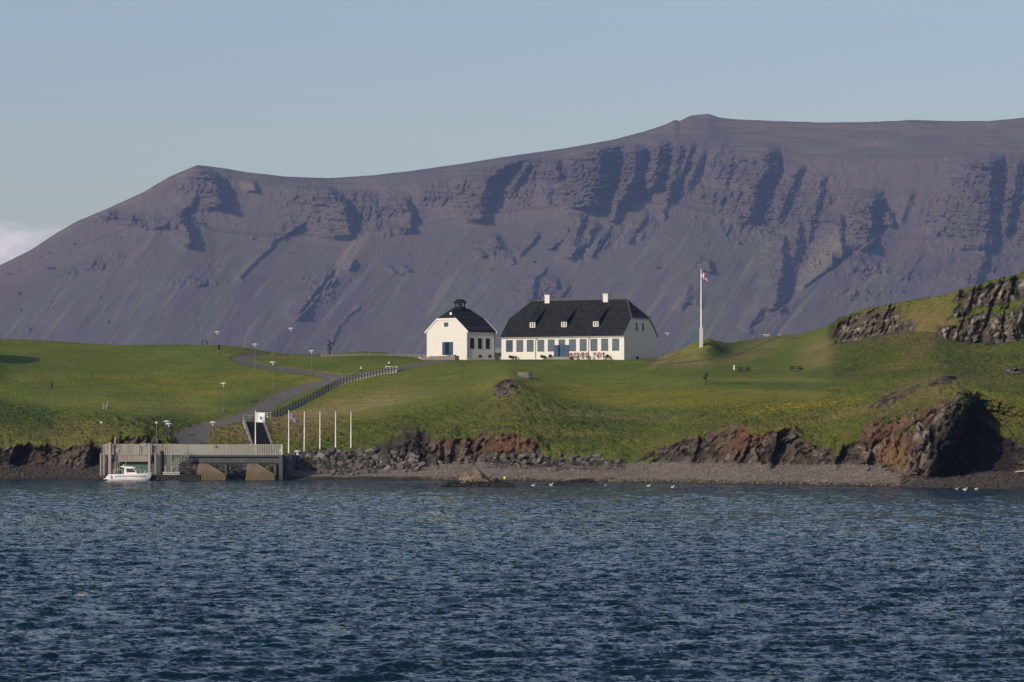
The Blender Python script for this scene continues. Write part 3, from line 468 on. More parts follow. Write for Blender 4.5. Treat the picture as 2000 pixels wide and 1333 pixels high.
# ------------------------------------------------------------------ the sea
SLOPE = 3.4
def sea():
    ci = np.linspace(-380, 2380, 1680); cu = np.concatenate([[-14000, -6000, -3000, -1500, -900, -600], ci, [2600, 2900, 3700, 5000, 8000, 16000]]); u = (cu-1000)/F
    pr = np.concatenate([[30000, 9000, 4000, 2600, 1900, 1600], np.arange(1460, 1180, -0.62), np.arange(1180, 1000, -0.40), np.arange(1000, 925, -0.25)])
    Yr = CAMZ*F/(pr-HZ); Yr = np.concatenate([[-400, -60], Yr, [900, 1100, 1500, 2500, 5000, 9000, 20000, 60000]])
    Y = np.repeat(Yr[:, None], len(u), 1); X = Y*u[None]; X[:2] = (cu[None]-1000)*0.6*np.array([[1.0], [.3]])
    sp = np.maximum(np.abs(np.gradient(Yr)), .02)[:, None]; act = np.zeros(Y.shape); act[6:-8, 5:-5] = 1
    Z = np.zeros(Y.shape); DX = np.zeros(Y.shape); DY = np.zeros(Y.shape); r = np.random.default_rng(5)
    n = 96
    for k in range(n):
        lam = 0.22*(13/0.22)**((k+.5)/n)*r.uniform(.93, 1.07); kk = 2*math.pi/lam
        th = R(90+18)+r.normal(0, .50 if lam < 3 else .30)            # crests lie roughly across the view
        amp = .0068*min(lam, 2.0)**0.85*r.uniform(.6, 1.3)*(0.6 if lam > 6 else 1)
        kx, ky = kk*math.cos(th), kk*math.sin(th); ph = kx*X+ky*Y+r.uniform(0, 6.28)
        damp = sst(1.6, 3.4, (lam/np.maximum(abs(math.sin(th)), .2))/sp)*act
        # groups: each train swells and fades
        env = 1+.55*np.sin(X*kx*.13+Y*ky*.11+r.uniform(0, 6.28))*np.sin(X*ky*.09-Y*kx*.12+r.uniform(0, 6.28))
        a = amp*damp*env; Z += a*np.cos(ph); q = .75; DX -= q*a*math.cos(th)*np.sin(ph); DY -= q*a*math.sin(th)*np.sin(ph)
    rgh = np.clip(sst(.03, .9, sp)*.9, 0, 1)+0*Y
    gust = np.clip(1+.2*fbm(X/60, Y/90, 3, 401), .5, 1.6); Z *= gust
    foam = np.zeros(Y.shape)
    PXs = 1000+F*X/np.maximum(Y, 1); PYs = HZ+F*CAMZ/np.maximum(Y, 1)
    for (fx, fy, rx, ry) in [(160, 1163, 12, 2.2), (928, 1313, 22, 2.6), (538, 1003, 7, 1.4), (1868, 1240, 12, 1.6), (425, 1016, 9, .9), (630, 1132, 4, .8), (1330, 1252, 16, .9)]:
        foam = np.maximum(foam, ell(PXs, PYs, fx, fy, rx, ry, -3, soft=.9)*(.55+1.6*np.clip(fbm(X/.25, Y/1.2, 3, 411), 0, 1)))
    m = bpy.data.materials.new('sea_water'); m.use_nodes = True; t = m.node_tree; b = t.nodes['Principled BSDF']
    b.inputs['Base Color'].default_value = (.003, .019, .028, 1); b.inputs['Roughness'].default_value = .08; b.inputs['IOR'].default_value = 1.20; b.inputs['Specular IOR Level'].default_value = .22
    g = t.nodes.new('ShaderNodeNewGeometry'); acc = g.outputs['Normal']; ur = t.nodes.new('ShaderNodeAttribute'); ur.attribute_name = 'unresolved'; um = t.nodes.new('ShaderNodeMath'); um.operation = 'MULTIPLY_ADD'; t.links.new(ur.outputs['Fac'], um.inputs[0]); um.inputs[1].default_value = 2.6; um.inputs[2].default_value = 2.2
    for sc_, k_ in ((5.0, .55), (1.3, .45)):
        n1 = t.nodes.new('ShaderNodeTexNoise'); n1.inputs['Scale'].default_value = sc_; n1.inputs['Detail'].default_value = 2; t.links.new(g.outputs['Position'], n1.inputs['Vector'])
        v1 = t.nodes.new('ShaderNodeVectorMath'); v1.operation = 'SUBTRACT'; t.links.new(n1.outputs['Color'], v1.inputs[0]); v1.inputs[1].default_value = (.5, .5, .5)
        v2 = t.nodes.new('ShaderNodeVectorMath'); v2.operation = 'MULTIPLY'; t.links.new(v1.outputs[0], v2.inputs[0]); v2.inputs[1].default_value = (k_*1.3, k_*1.3, 0); v5 = t.nodes.new('ShaderNodeVectorMath'); v5.operation = 'SCALE'; t.links.new(v2.outputs[0], v5.inputs[0]); t.links.new(um.outputs[0], v5.inputs['Scale'])
        v3 = t.nodes.new('ShaderNodeVectorMath'); v3.operation = 'ADD'; t.links.new(acc, v3.inputs[0]); t.links.new(v5.outputs[0], v3.inputs[1]); acc = v3.outputs[0]
    vn = t.nodes.new('ShaderNodeVectorMath'); vn.operation = 'NORMALIZE'; t.links.new(acc, vn.inputs[0]); t.links.new(vn.outputs[0], b.inputs['Normal'])
    fo = t.nodes.new('ShaderNodeAttribute'); fo.attribute_name = 'foam'; d = t.nodes.new('ShaderNodeBsdfDiffuse'); d.inputs['Color'].default_value = (.7, .72, .70, 1)
    mxs = t.nodes.new('ShaderNodeMixShader'); t.links.new(fo.outputs['Fac'], mxs.inputs[0]); t.links.new(b.outputs[0], mxs.inputs[1]); t.links.new(d.outputs[0], mxs.inputs[2])
    t.links.new(mxs.outputs[0], t.nodes['Material Output'].inputs['Surface'])
    o = grid_mesh('sea_water', X+DX, Y+DY, Z, m, extra={'foam': np.clip(foam, 0, 1), 'unresolved': rgh}); tag(o, 'dark blue choppy sea in front of the island', 'sea', kind='structure')
sea()
# ------------------------------------------------------------------ mesh building helpers
class MB:
    def __init__(s): s.v = []; s.f = []; s.mi = []; s.cur = 0
    def add(s, vs, fs, M=None):
        b = len(s.v); s.v += [tuple(M @ Vector(p)) if M else tuple(p) for p in vs]; s.f += [tuple(b+i for i in f) for f in fs]; s.mi += [s.cur]*len(fs); return s
    def box(s, x0, x1, y0, y1, z0, z1, M=None):
        return s.add([(x0,y0,z0),(x1,y0,z0),(x1,y1,z0),(x0,y1,z0),(x0,y0,z1),(x1,y0,z1),(x1,y1,z1),(x0,y1,z1)], [(3,2,1,0),(4,5,6,7),(0,1,5,4),(1,2,6,5),(2,3,7,6),(3,0,4,7)], M)
    def tube(s, p0, p1, r0, r1=None, n=8):
        r1 = r0 if r1 is None else r1; p0 = Vector(p0); p1 = Vector(p1); q = (p1-p0).to_track_quat('Z', 'Y'); vs = []
        for p, r in ((p0, r0), (p1, r1)):
            for k in range(n): a = 2*math.pi*k/n; vs.append(p+q @ Vector((r*math.cos(a), r*math.sin(a), 0)))
        return s.add(vs, [(k, (k+1) % n, n+(k+1) % n, n+k) for k in range(n)]+[tuple(range(n-1, -1, -1)), tuple(range(n, 2*n))])
    def path(s, pts, r, n=6):
        for a, b in zip(pts, pts[1:]): s.tube(a, b, r, r, n)
        return s
    def lathe(s, prof, n=12, c=(0, 0, 0)):
        vs = [(c[0]+r*math.cos(2*math.pi*k/n), c[1]+r*math.sin(2*math.pi*k/n), c[2]+z) for r, z in prof for k in range(n)]
        fs = [(i*n+k, i*n+(k+1) % n, (i+1)*n+(k+1) % n, (i+1)*n+k) for i in range(len(prof)-1) for k in range(n)]
        return s.add(vs, fs+[tuple(range(n-1, -1, -1)), tuple(range((len(prof)-1)*n, len(prof)*n))])
    def prism(s, poly, d0, d1, axis='x'):
        """polygon in the two other axes, pushed from d0 to d1 along axis"""
        n = len(poly); P = (lambda d, a, b: (d, a, b)) if axis == 'x' else (lambda d, a, b: (a, d, b)) if axis == 'y' else (lambda d, a, b: (a, b, d))
        return s.add([P(d0, *p) for p in poly]+[P(d1, *p) for p in poly], [tuple(range(n-1, -1, -1)), tuple(range(n, 2*n))]+[(k, (k+1) % n, n+(k+1) % n, n+k) for k in range(n)])
    def shell(s, V, polys, dz):
        b = len(V); vs = list(V)+[(x, y, z-dz) for x, y, z in V]; ed = {}
        for p in polys:
            for i in range(len(p)): ed.setdefault(frozenset((p[i], p[(i+1) % len(p)])), []).append((p[i], p[(i+1) % len(p)]))
        fs = [tuple(p) for p in polys]+[tuple(b+i for i in reversed(p)) for p in polys]
        fs += [(e[0][1], e[0][0], b+e[0][0], b+e[0][1]) for e in ed.values() if len(e) == 1]
        return s.add(vs, fs)
    def build(s, name, m, parent=None, smooth=False, recalc=True):
        me = bpy.data.meshes.new(name); me.from_pydata(s.v, [], s.f)
        for mm in (m if isinstance(m, (list, tuple)) else [m]): me.materials.append(mm)
        if isinstance(m, (list, tuple)): me.polygons.foreach_set('material_index', s.mi)
        if recalc:
            bm = bmesh.new(); bm.from_mesh(me); bmesh.ops.recalc_face_normals(bm, faces=bm.faces); bm.to_mesh(me); bm.free()
        if smooth: me.polygons.foreach_set('use_smooth', [True]*len(me.polygons))
        o = bpy.data.objects.new(name, me); COL.objects.link(o)
        if parent: o.parent = parent
        return o
def empty(name, loc, rz=0.0, label=None, cat=None, group=None):
    o = bpy.data.objects.new(name, None); COL.objects.link(o); o.location = loc; o.rotation_euler = (0, 0, rz); o.empty_display_size = .5
    return tag(o, label, cat, group)
def kids(o): return [c for c in bpy.data.objects if c.parent == o]
def dup(o, loc=None, rz=None, label=None, group=None, parent=None, scale=None):
    c = o.copy(); COL.objects.link(c); c.parent = parent
    if loc is not None: c.location = loc
    if rz is not None: c.rotation_euler = (0, 0, rz)
    if scale is not None: c.scale = scale
    if label: c['label'] = label
    if group: c['group'] = group
    for k in kids(o): dup(k, parent=c)
    return c

M = dict(
 white=mat('white_render', (.68, .65, .605), .85, .05, .5), trim=mat('white_trim', (.72, .70, .66), .6, .03), slate=mat('black_tile', (.022, .023, .026), .55, .35, 1.2),
 band=mat('eaves_board', (.30, .33, .30), .7, .08), teal=mat('window_frame_paint', (.075, .10, .105), .6, .1), pane=mat('window_pane', (.045, .095, .14), .12, .3, 1.5, spec=.8),
 blue=mat('blue_door_paint', (.025, .078, .145), .5, .1), dark=mat('dark_opening', (.012, .012, .016), .9, .1), stone=mat('grey_stone', (.20, .18, .16), .95, .25, 2, bump=.5), pipe=mat('downpipe_grey', (.25, .21, .19), .6, .1),
 galv=mat('galvanised_steel', (.125, .13, .13), .55, .15, 6, .3), lampw=mat('lamp_white', (.55, .56, .56), .35, .03), polew=mat('white_pole', (.82, .80, .76), .4, .04), wood=mat('dark_wood', (.028, .023, .020), .9, .25, 5),
 conc=mat('concrete', (.26, .24, .21), .9, .22, 1.2, bump=.4), tar=mat('tarred_steps', (.018, .019, .02), .9, .2), concd=mat('dark_concrete', (.075, .08, .085), .9, .3, 1.0), rail=mat('weathered_rail_paint', (.29, .29, .255), .8, .2, 3), pile=mat('weathered_pile', (.34, .29, .25), .9, .3, 2.5, stretch=(1, 1, .25)),
 greenp=mat('green_fender', (.075, .14, .115), .8, .3, 2), rust=mat('rusty_concrete', (.17, .145, .118), .95, .5, .55, bump=.5, stretch=(1, 1, .35)), rubber=mat('black_rubber', (.012, .012, .012), .7, .2), gel=mat('white_gelcoat', (.80, .76, .76), .25, .03, spec=.5), gelb=mat('grey_hull_band', (.33, .34, .42), .35, .05),
 glassd=mat('dark_boat_glass', (.03, .028, .035), .1, .2, spec=.8), orange=mat('orange_cap', (.45, .12, .07), .6, .1), timber=mat('pale_boards', (.46, .45, .43), .85, .2, 3), grave=mat('brown_chair', (.20, .075, .06), .7, .15), redc=mat('red_cloth', (.50, .04, .05), .8, .08),
 bluec=mat('blue_cloth', (.03, .07, .28), .8, .08), whitec=mat('white_cloth', (.80, .79, .76), .85, .03), purple=mat('purple_cloth', (.20, .17, .42), .8, .15), rock=mat('grey_boulder', (.112, .098, .088), .95, .55, .9, bump=.8), rockd=mat('dark_wet_boulder', (.055, .045, .038), .9, .35, 1.2, bump=.7),
 rocki=mat('pale_islet_rock', (.215, .17, .122), .95, .4, .8, bump=.9), weed=mat('seaweed', (.022, .020, .012), .6, .4, 3), kelp=mat('green_hut', (.20, .24, .18), .8, .1), bird=mat('gull_white', (.78, .78, .76), .7, .03), birdg=mat('gull_grey', (.33, .35, .38), .7, .05), yellow=mat('yellow_green_buoy', (.55, .60, .12), .5, .05), pave=mat('paving', (.24, .22, .20), .9, .2, 2))
def tide(m, z0=.9, col=(.030, .028, .015)):
    t = m.node_tree; b = t.nodes['Principled BSDF']; src = b.inputs['Base Color'].links[0].from_socket
    g = t.nodes.new('ShaderNodeNewGeometry'); s_ = t.nodes.new('ShaderNodeSeparateXYZ'); t.links.new(g.outputs['Position'], s_.inputs[0])
    n = t.nodes.new('ShaderNodeTexNoise'); n.inputs['Scale'].default_value = 1.6; n.inputs['Detail'].default_value = 5; t.links.new(g.outputs['Position'], n.inputs['Vector'])
    a = t.nodes.new('ShaderNodeMath'); a.operation = 'MULTIPLY_ADD'; a.inputs[1].default_value = 1.6; t.links.new(n.outputs['Fac'], a.inputs[0]); t.links.new(s_.outputs['Z'], a.inputs[2])
    r = t.nodes.new('ShaderNodeMapRange'); r.inputs['From Min'].default_value = z0+.5; r.inputs['From Max'].default_value = z0+1.3; r.inputs['To Min'].default_value = .8; r.inputs['To Max'].default_value = 0; t.links.new(a.outputs[0], r.inputs['Value'])
    x = t.nodes.new('ShaderNodeMixRGB'); t.links.new(r.outputs[0], x.inputs[0]); t.links.new(src, x.inputs[1]); x.inputs[2].default_value = col+(1,); t.links.new(x.outputs[0], b.inputs['Base Color'])
tide(M['rust'], 1.3, (.10, .075, .03)); tide(M['pile'], .8); tide(M['greenp'], .8); tide(M['concd'], .9); tide(M['rocki'], .5); tide(M['rock'], .9)
def streak(m, col, amount=.7):
    t = m.node_tree; b = t.nodes['Principled BSDF']; src = b.inputs['Base Color'].links[0].from_socket; g = t.nodes.new('ShaderNodeNewGeometry'); mp = t.nodes.new('ShaderNodeMapping'); mp.inputs['Scale'].default_value = (1.1, 1.1, .25); t.links.new(g.outputs['Position'], mp.inputs[0])
    n = t.nodes.new('ShaderNodeTexNoise'); n.inputs['Scale'].default_value = 1.5; n.inputs['Detail'].default_value = 5; t.links.new(mp.outputs[0], n.inputs['Vector'])
    r = t.nodes.new('ShaderNodeMapRange'); r.inputs['From Min'].default_value = .52; r.inputs['From Max'].default_value = .72; r.inputs['To Max'].default_value = amount; t.links.new(n.outputs['Fac'], r.inputs['Value'])
    x = t.nodes.new('ShaderNodeMixRGB'); t.links.new(r.outputs[0], x.inputs[0]); t.links.new(src, x.inputs[1]); x.inputs[2].default_value = col+(1,); t.links.new(x.outputs[0], b.inputs['Base Color'])
streak(M['rust'], (.25, .10, .05), .5); streak(M['conc'], (.20, .10, .05), .6); streak(M['rail'], (.24, .15, .09), .4); streak(M['white'], (.60, .555, .49), .35)
# tile courses for the roofs
def tiles(m):
    t = m.node_tree; b = t.nodes['Principled BSDF']; g = t.nodes.new('ShaderNodeTexCoord'); wv = t.nodes.new('ShaderNodeTexBrick')
    mp = t.nodes.new('ShaderNodeMapping'); mp.inputs['Rotation'].default_value = (R(90), 0, 0); t.links.new(g.outputs['Object'], mp.inputs[0]); t.links.new(mp.outputs[0], wv.inputs['Vector'])
    wv.inputs['Scale'].default_value = 1.0; wv.offset = .5; wv.inputs['Brick Width'].default_value = .62; wv.inputs['Row Height'].default_value = .5; wv.inputs['Mortar Size'].default_value = .05; wv.inputs['Bias'].default_value = -.2; wv.inputs['Color1'].default_value = (.007, .008, .010, 1); wv.inputs['Color2'].default_value = (.024, .025, .027, 1); wv.inputs['Mortar'].default_value = (.036, .036, .038, 1); b.inputs['Specular IOR Level'].default_value = .12; b.inputs['Roughness'].default_value = .8
    t.links.new(wv.outputs['Color'], b.inputs['Base Color'])
tiles(M['slate'])

# ------------------------------------------------------------------ the two white houses
def window(parent, x0, x1, z0, z1, axis, d, nx=2, nz=3, fr=.09, frame='teal', name='window', pm='pane', sgn=-1):
    """frame with glazing bars (a part) and its pane (a sub-part) on a wall face: axis 'y' means the wall lies at y = d"""
    f = MB(); p = MB()
    def bx(mb, a0, a1, b0, b1, e0, e1):
        lo, hi = sorted((d+sgn*e0, d+sgn*e1))
        if axis == 'y': mb.box(a0, a1, lo, hi, b0, b1)
        else: mb.box(lo, hi, a0, a1, b0, b1)
    bx(f, x0, x0+fr, z0, z1, -.02, .06); bx(f, x1-fr, x1, z0, z1, -.02, .06); bx(f, x0+fr, x1-fr, z0, z0+fr, -.02, .06); bx(f, x0+fr, x1-fr, z1-fr, z1, -.02, .06)
    for k in range(1, nx): xx = x0+(x1-x0)*k/nx; bx(f, xx-.022, xx+.022, z0+fr, z1-fr, .012, .03)
    for k in range(1, nz): zz = z0+(z1-z0)*k/nz; bx(f, x0+fr, x1-fr, zz-.015, zz+.015, .012, .027)
    o = f.build(name, M[frame], parent); bx(p, x0+fr, x1-fr, z0+fr, z1-fr, -.01, .010); p.build('pane', M[pm], o); return o
def half_hip_roof(Lx, W, ze, zh, zr, inset, oe=.38, og=.12, th=.24):
    k = (zr-ze)/(W/2+oe); yh = -oe+(zh-ze)/k; V = [(-og,-oe,ze),(Lx+og,-oe,ze),(Lx+og,yh,zh),(Lx-inset,W/2,zr),(inset,W/2,zr),(-og,yh,zh),(Lx+og,W-yh,zh),(Lx+og,W+oe,ze),(-og,W+oe,ze),(-og,W-yh,zh)]
    return V, [(0,1,2,3,4,5),(2,6,3),(9,5,4),(7,8,9,4,3,6)], yh
def manor():
    th = R(31); Lx, W, hw, hr, hh = 28.0, 13.2, 4.55, 11.75, 8.0
    corner = pix(1219, 700, 800.0); bz = 22.75; org = Vector((corner.x-Lx*math.cos(th), corner.y+Lx*math.sin(th), bz))
    r = empty('manor_house', org, -th, 'long white stone house with black tiled half-hipped roof and eleven bays', 'house')
    V, P, yh = half_hip_roof(Lx, W, hw, hh, hr, 3.1)
    b = MB().prism([(0,-1.2),(W,-1.2),(W,hw+.10),(W-yh-.15,hh-.28),(yh+.15,hh-.28),(0,hw+.10)], 0, Lx); b.build('wall', M['white'], r)
    rf = MB().shell(V, P, .24).build('roof', M['slate'], r)
    MB().box(-.12, Lx+.12, -.34, -.003, hw-.42, hw-.03).box(-.02, Lx+.02, W+.003, W+.3, hw-.3, hw-.02).build('eaves_board', M['band'], r)
    for x in (Lx+.125, -.19):
        for (a, bb) in (((-.36,hw+.02),(yh,hh+.02)),((W+.36,hw+.02),(W-yh,hh+.02)),((yh,hh-.06),(W-yh,hh-.06))):
            MB().add([(x,a[0],a[1]-.22),(x+.06,a[0],a[1]-.22),(x+.06,bb[0],bb[1]-.22),(x,bb[0],bb[1]-.22),(x,a[0],a[1]),(x+.06,a[0],a[1]),(x+.06,bb[0],bb[1]),(x,bb[0],bb[1])], [(3,2,1,0),(4,5,6,7),(0,1,5,4),(1,2,6,5),(2,3,7,6),(3,0,4,7)]).build('verge_board', M['band'], r)
    rb = MB().tube((3.1, W/2, hr+.03), (Lx-3.1, W/2, hr+.03), .13)
    for x0, x1 in ((Lx-3.1, Lx+.1), (3.1, -.1)):
        for y1 in (yh, W-yh): rb.tube((x0, W/2, hr+.02), (x1, y1, hh+.03), .10)
    rb.build('ridge_tiles', mat('ridge_lead', (.10, .10, .105), .8, .2), rf)
    px = [995.2,1015.8,1036.4,1057.3,1077.7,1098.4,1119.4,1140.1,1161,1181.8,1203]
    for i, p in enumerate(px):
        x = (p-979.2)/(1219-979.2)*Lx
        if i == 5:
            window(r, x-.74, x+.74, 2.72, 3.78, 'y', 0, 2, 1)
            MB().box(x-.80, x+.80, -.03, .05, .1, 2.70).build('doorway', M['dark'], r)
            dl = MB(); dl.box(x-1.75, x-.82, -.16, -.08, .12, 2.68); [dl.box(x-1.68+k*.44, x-1.32+k*.44, -.19, -.16, z0, z1) for k in (0, 1) for z0, z1 in ((.3,1.2),(1.35,2.5))]; dl.build('door', M['blue'], r)
            dr = MB(); dr.box(x-.30, x+.78, -.16, -.08, .12, 2.68); dr.box(x+.84, x+1.62, -.22, -.14, .12, 2.68); [dr.box(x+q, x+q+.34, -.19, -.16, z0, z1) for q in (-.22, .24) for z0, z1 in ((.3,1.2),(1.35,2.5))]; d = dr.build('door', M['blue'], r)
            MB().box(x-.26, x-.20, -.26, -.19, 1.2, 1.35).build('handle', M['galv'], d)
            st = MB(); [st.box(x-2.3-.2*k, x+2.4+.2*k, -1.0-.4*k, -.02, -.6, .34-.17*k) for k in range(2)]; st.build('doorstep', M['pave'], r)
        else: window(r, x-.78, x+.78, 1.42, 3.80, 'y', 0, 2, 4)
    for y0 in (4.95, 7.55): window(r, y0-.36, y0+.36, 5.35, 6.95, 'x', Lx, 2, 3, sgn=1)
    MB().box(Lx, Lx+.05, 4.8, 5.7, -.2, .35).build('cellar_window', M['dark'], r)
    for p in (1047, 1150.8):
        x = (p-979.2)/239.8*Lx; MB().path([(x+.45, -.28, hw-.3), (x+.1, -.1, hw-.75), (x, -.1, hw-1.0), (x, -.1, 0)], .075).build('downpipe', M['pipe'], r)
    k = (hr-hw)/(W/2+.38)
    for p in (1040.8, 1102.8, 1164.8):
        yf = 1.15; zb = hw+k*(yf+.38); x = (p-979.2)/239.8*Lx-yf*math.tan(th)*.98; w_ = .74; zt = zb+1.25; yb = 4.9; zbk = hw+k*(yb+.38)
        d = MB(); d.prism([(yf, zb-.1), (yf, zt), (yb, zbk+.02), (yb-.5, zbk-.9)], x-w_, x+w_); dm = d.build('dormer', M['slate'], r)
        MB().add([(x-w_-.16, yf-.32, zt-.05), (x+w_+.16, yf-.32, zt-.05), (x+w_+.16, yb+.15, zbk+.17), (x-w_-.16, yb+.15, zbk+.17), (x-w_-.16, yf-.32, zt+.17), (x+w_+.16, yf-.32, zt+.17), (x+w_+.16, yb+.1, zbk+.28), (x-w_-.16, yb+.1, zbk+.28)], [(3,2,1,0),(4,5,6,7),(0,1,5,4),(1,2,6,5),(2,3,7,6),(3,0,4,7)]).build('dormer_roof', M['slate'], dm)
        wf = MB(); z0, z1 = zb+.12, zt-.12; wf.box(x-.62, x+.62, yf-.05, yf-.004, z0, z0+.14).box(x-.62, x+.62, yf-.05, yf-.004, z1-.13, z1).box(x-.62, x-.44, yf-.05, yf-.004, z0+.14, z1-.13).box(x+.44, x+.62, yf-.05, yf-.004, z0+.14, z1-.13).box(x-.10, x+.10, yf-.05, yf-.004, z0+.14, z1-.13).box(x-.44, x-.10, yf-.04, yf-.01, (z0+z1)/2-.04, (z0+z1)/2+.04).box(x+.10, x+.44, yf-.04, yf-.01, (z0+z1)/2-.04, (z0+z1)/2+.04)
        wf.build('dormer_window', M['trim'], dm)
    for p in (1071.8, 1186.4):
        x = (p-979.2)/239.8*Lx-W/2*math.tan(th)*.97; c = MB().prism([(x-.55,W/2-.55),(x+.55,W/2-.55),(x+.55,W/2+.55),(x-.55,W/2+.55)], hr-.9, hr+.95, 'z').box(x-.62, x+.62, W/2-.62, W/2+.62, hr+.95, hr+1.12).build('chimney', M['white'], rf)
    return r
manor()
def chapel():
    ph = R(41); W, D, hw, hh, hr = 10.7, 8.4, 5.25, 7.85, 9.85        # W along the gable front, D back
    c = pix(912, 698, 808.0); org = Vector((c.x-W*math.cos(ph), c.y+W*math.sin(ph), 23.0))
    r = empty('chapel', org, -ph, 'small white church with black half-hipped roof, open blue door and wooden bell turret', 'church')
    ov, og = .28, .06; k = (hr-hw)/(W/2+ov); xh = -ov+(hh-hw)/k; ins = 1.75
    V = [(-ov,-og,hw),(-ov,D+og,hw),(xh,D+og,hh),(W/2,D-ins,hr),(W/2,ins,hr),(xh,-og,hh),(W-xh,D+og,hh),(W+ov,D+og,hw),(W+ov,-og,hw),(W-xh,-og,hh)]
    MB().prism([(0,-1.4),(W,-1.4),(W,hw+.05),(W-xh-.15,hh-.27),(xh+.15,hh-.27),(0,hw+.05)], 0, D, 'y').build('wall', M['white'], r)
    rf = MB().shell(V, [(0,5,4,3,2,1),(2,3,6),(9,4,5),(7,6,3,4,9,8)], .2).build('roof', M['slate'], r)
    for y in (-og-.14, D+og+.02):
        for (a, b) in (((-.42,hw-.05),(xh,hh+.03)),((W+.42,hw-.05),(W-xh,hh+.03)),((xh,hh-.02),(W-xh,hh-.02))):
            MB().add([(a[0],y,a[1]-.34),(a[0],y+.12,a[1]-.34),(b[0],y+.12,b[1]-.34),(b[0],y,b[1]-.34),(a[0],y,a[1]),(a[0],y+.12,a[1]),(b[0],y+.12,b[1]),(b[0],y,b[1])], [(3,2,1,0),(4,5,6,7),(0,1,5,4),(1,2,6,5),(2,3,7,6),(3,0,4,7)]).build('verge_board', M['trim'], r)
    MB().box(W+.003, W+.24, -.03, D+.03, hw-.3, hw-.05).build('eaves_board', M['trim'], r)
    X = lambda p: (p-831.5)/(912-831.5)*W; Yd = lambda p: (p-912)/(967-912)*D
    window(r, X(866.6), X(874.8), 6.15, 7.0, 'y', 0, 2, 2)
    x0, x1 = X(864), X(884.3); MB().box(x0, x1, -.03, .05, .55, 3.12).build('doorway', M['dark'], r)
    for a, b in ((x0, x0+.82), (x1-.86, x1)):
        dd = MB().box(a, b, -.20, -.10, .56, 3.10); dd.box(a+.15, b-.15, -.23, -.20, .8, 1.7); dd.box(a+.15, b-.15, -.23, -.20, 1.9, 2.9); d = dd.build('door', M['blue'], r)
    for a, b in ((918.8,925),(933.8,940),(949.2,955.7)): window(r, Yd(a)-.06, Yd(b)+.06, 1.75, 3.85, 'x', W, 2, 4, sgn=1, pm='dark', frame='wood')
    MB().path([(W+.1, .2, hw-.2), (W+.1, .2, 0)], .06).build('downpipe', M['wood'], r)
    MB().path([(W+.1, D-.2, hw-.2), (W+.1, D-.2, 0)], .06).build('downpipe', M['wood'], r)
    xm = X(873.6)+.35; zz = 8.65; yy = .55
    dm = MB().prism([(yy, zz-.35), (yy, zz+.5), (yy+.9, zz+.62), (yy+.9, zz)], xm-.38, xm+.38).build('roof_hatch', M['slate'], r); MB().box(xm-.27, xm+.27, yy-.04, yy-.004, zz-.22, zz+.34).build('hatch_window', M['trim'], dm)
    t = empty('bell_turret', (W/2, D/2-.2, hr-.15)); t.parent = r
    MB().box(-.8, .8, -.8, .8, 0, .5).build('turret_base', M['slate'], t)
    for sx_ in (-1, 1):
        for sy_ in (-1, 1): MB().box(sx_*.62-.10, sx_*.62+.10, sy_*.62-.10, sy_*.62+.10, .5, 1.35).build('post', M['wood'], t)
    MB().box(-.10, .10, -.55, -.45, .5, 1.2).box(-.3, .3, -.3, .3, .62, 1.12).build('bell', M['wood'], t)
    MB().shell([(-1.02,-1.0,1.30),(0,-1.0,1.98),(1.02,-1.0,1.30),(-1.02,1.0,1.30),(0,1.0,1.98),(1.02,1.0,1.30)], [(0,3,4,1),(1,4,5,2)], .12).prism([(-.8,1.32),(.8,1.32),(0,1.85)], -.85, .85, 'y').build('turret_roof', M['slate'], t)
chapel()
# stone terrace in front of the chapel, white garden wall and hut in the gap
p = pix(872, 696, 806.5); b = MB().box(-4.2, 2.8, -.6, .6, -1.0, .5).box(-6.8, -4.2, -.5, .5, -1, .3).box(.6, 1.4, -.65, -.2, .5, .72).box(2.2, 2.8, -.65, -.2, .5, .7); o = b.build('terrace_wall', M['stone']); o.location = (p.x, p.y, 22.75); o.rotation_euler.z = -R(41); tag(o, 'low grey stone terrace in front of the chapel door', 'wall')
o = MB().box(-1.6, 1.4, -.2, .2, -1, 1.35).box(-1.7, 1.5, -.26, .26, 1.35, 1.43).build('garden_wall', M['white']); o.location = pix(972, 694, 822); o.location.z = 22.75; tag(o, 'short white wall closing the gap between chapel and long house', 'wall')
o = MB().box(-1.5, 1.3, -.3, 0, -.4, .55).box(-1.5, 1.3, -.32, -.3, .2, .3).build('timber_bench', M['timber']); o.location = pix(972, 698, 816); o.location.z = 22.75; tag(o, 'low grey timber bench before the short white wall', 'bench')
r = empty('garden_hut', pix(971, 694, 836), 0, 'pale green hut glimpsed between the chapel and the long house', 'hut'); r.location.z = 22.7
MB().prism([(-1.6,0),(1.6,0),(1.6,1.7),(1.1,2.5),(0,2.8),(-1.1,2.5),(-1.6,1.7)], -1.5, 1.5, 'y').build('wall', M['kelp'], r); MB().box(.55, 1.25, -1.55, -1.5, 0, 1.7).build('door', M['dark'], r)

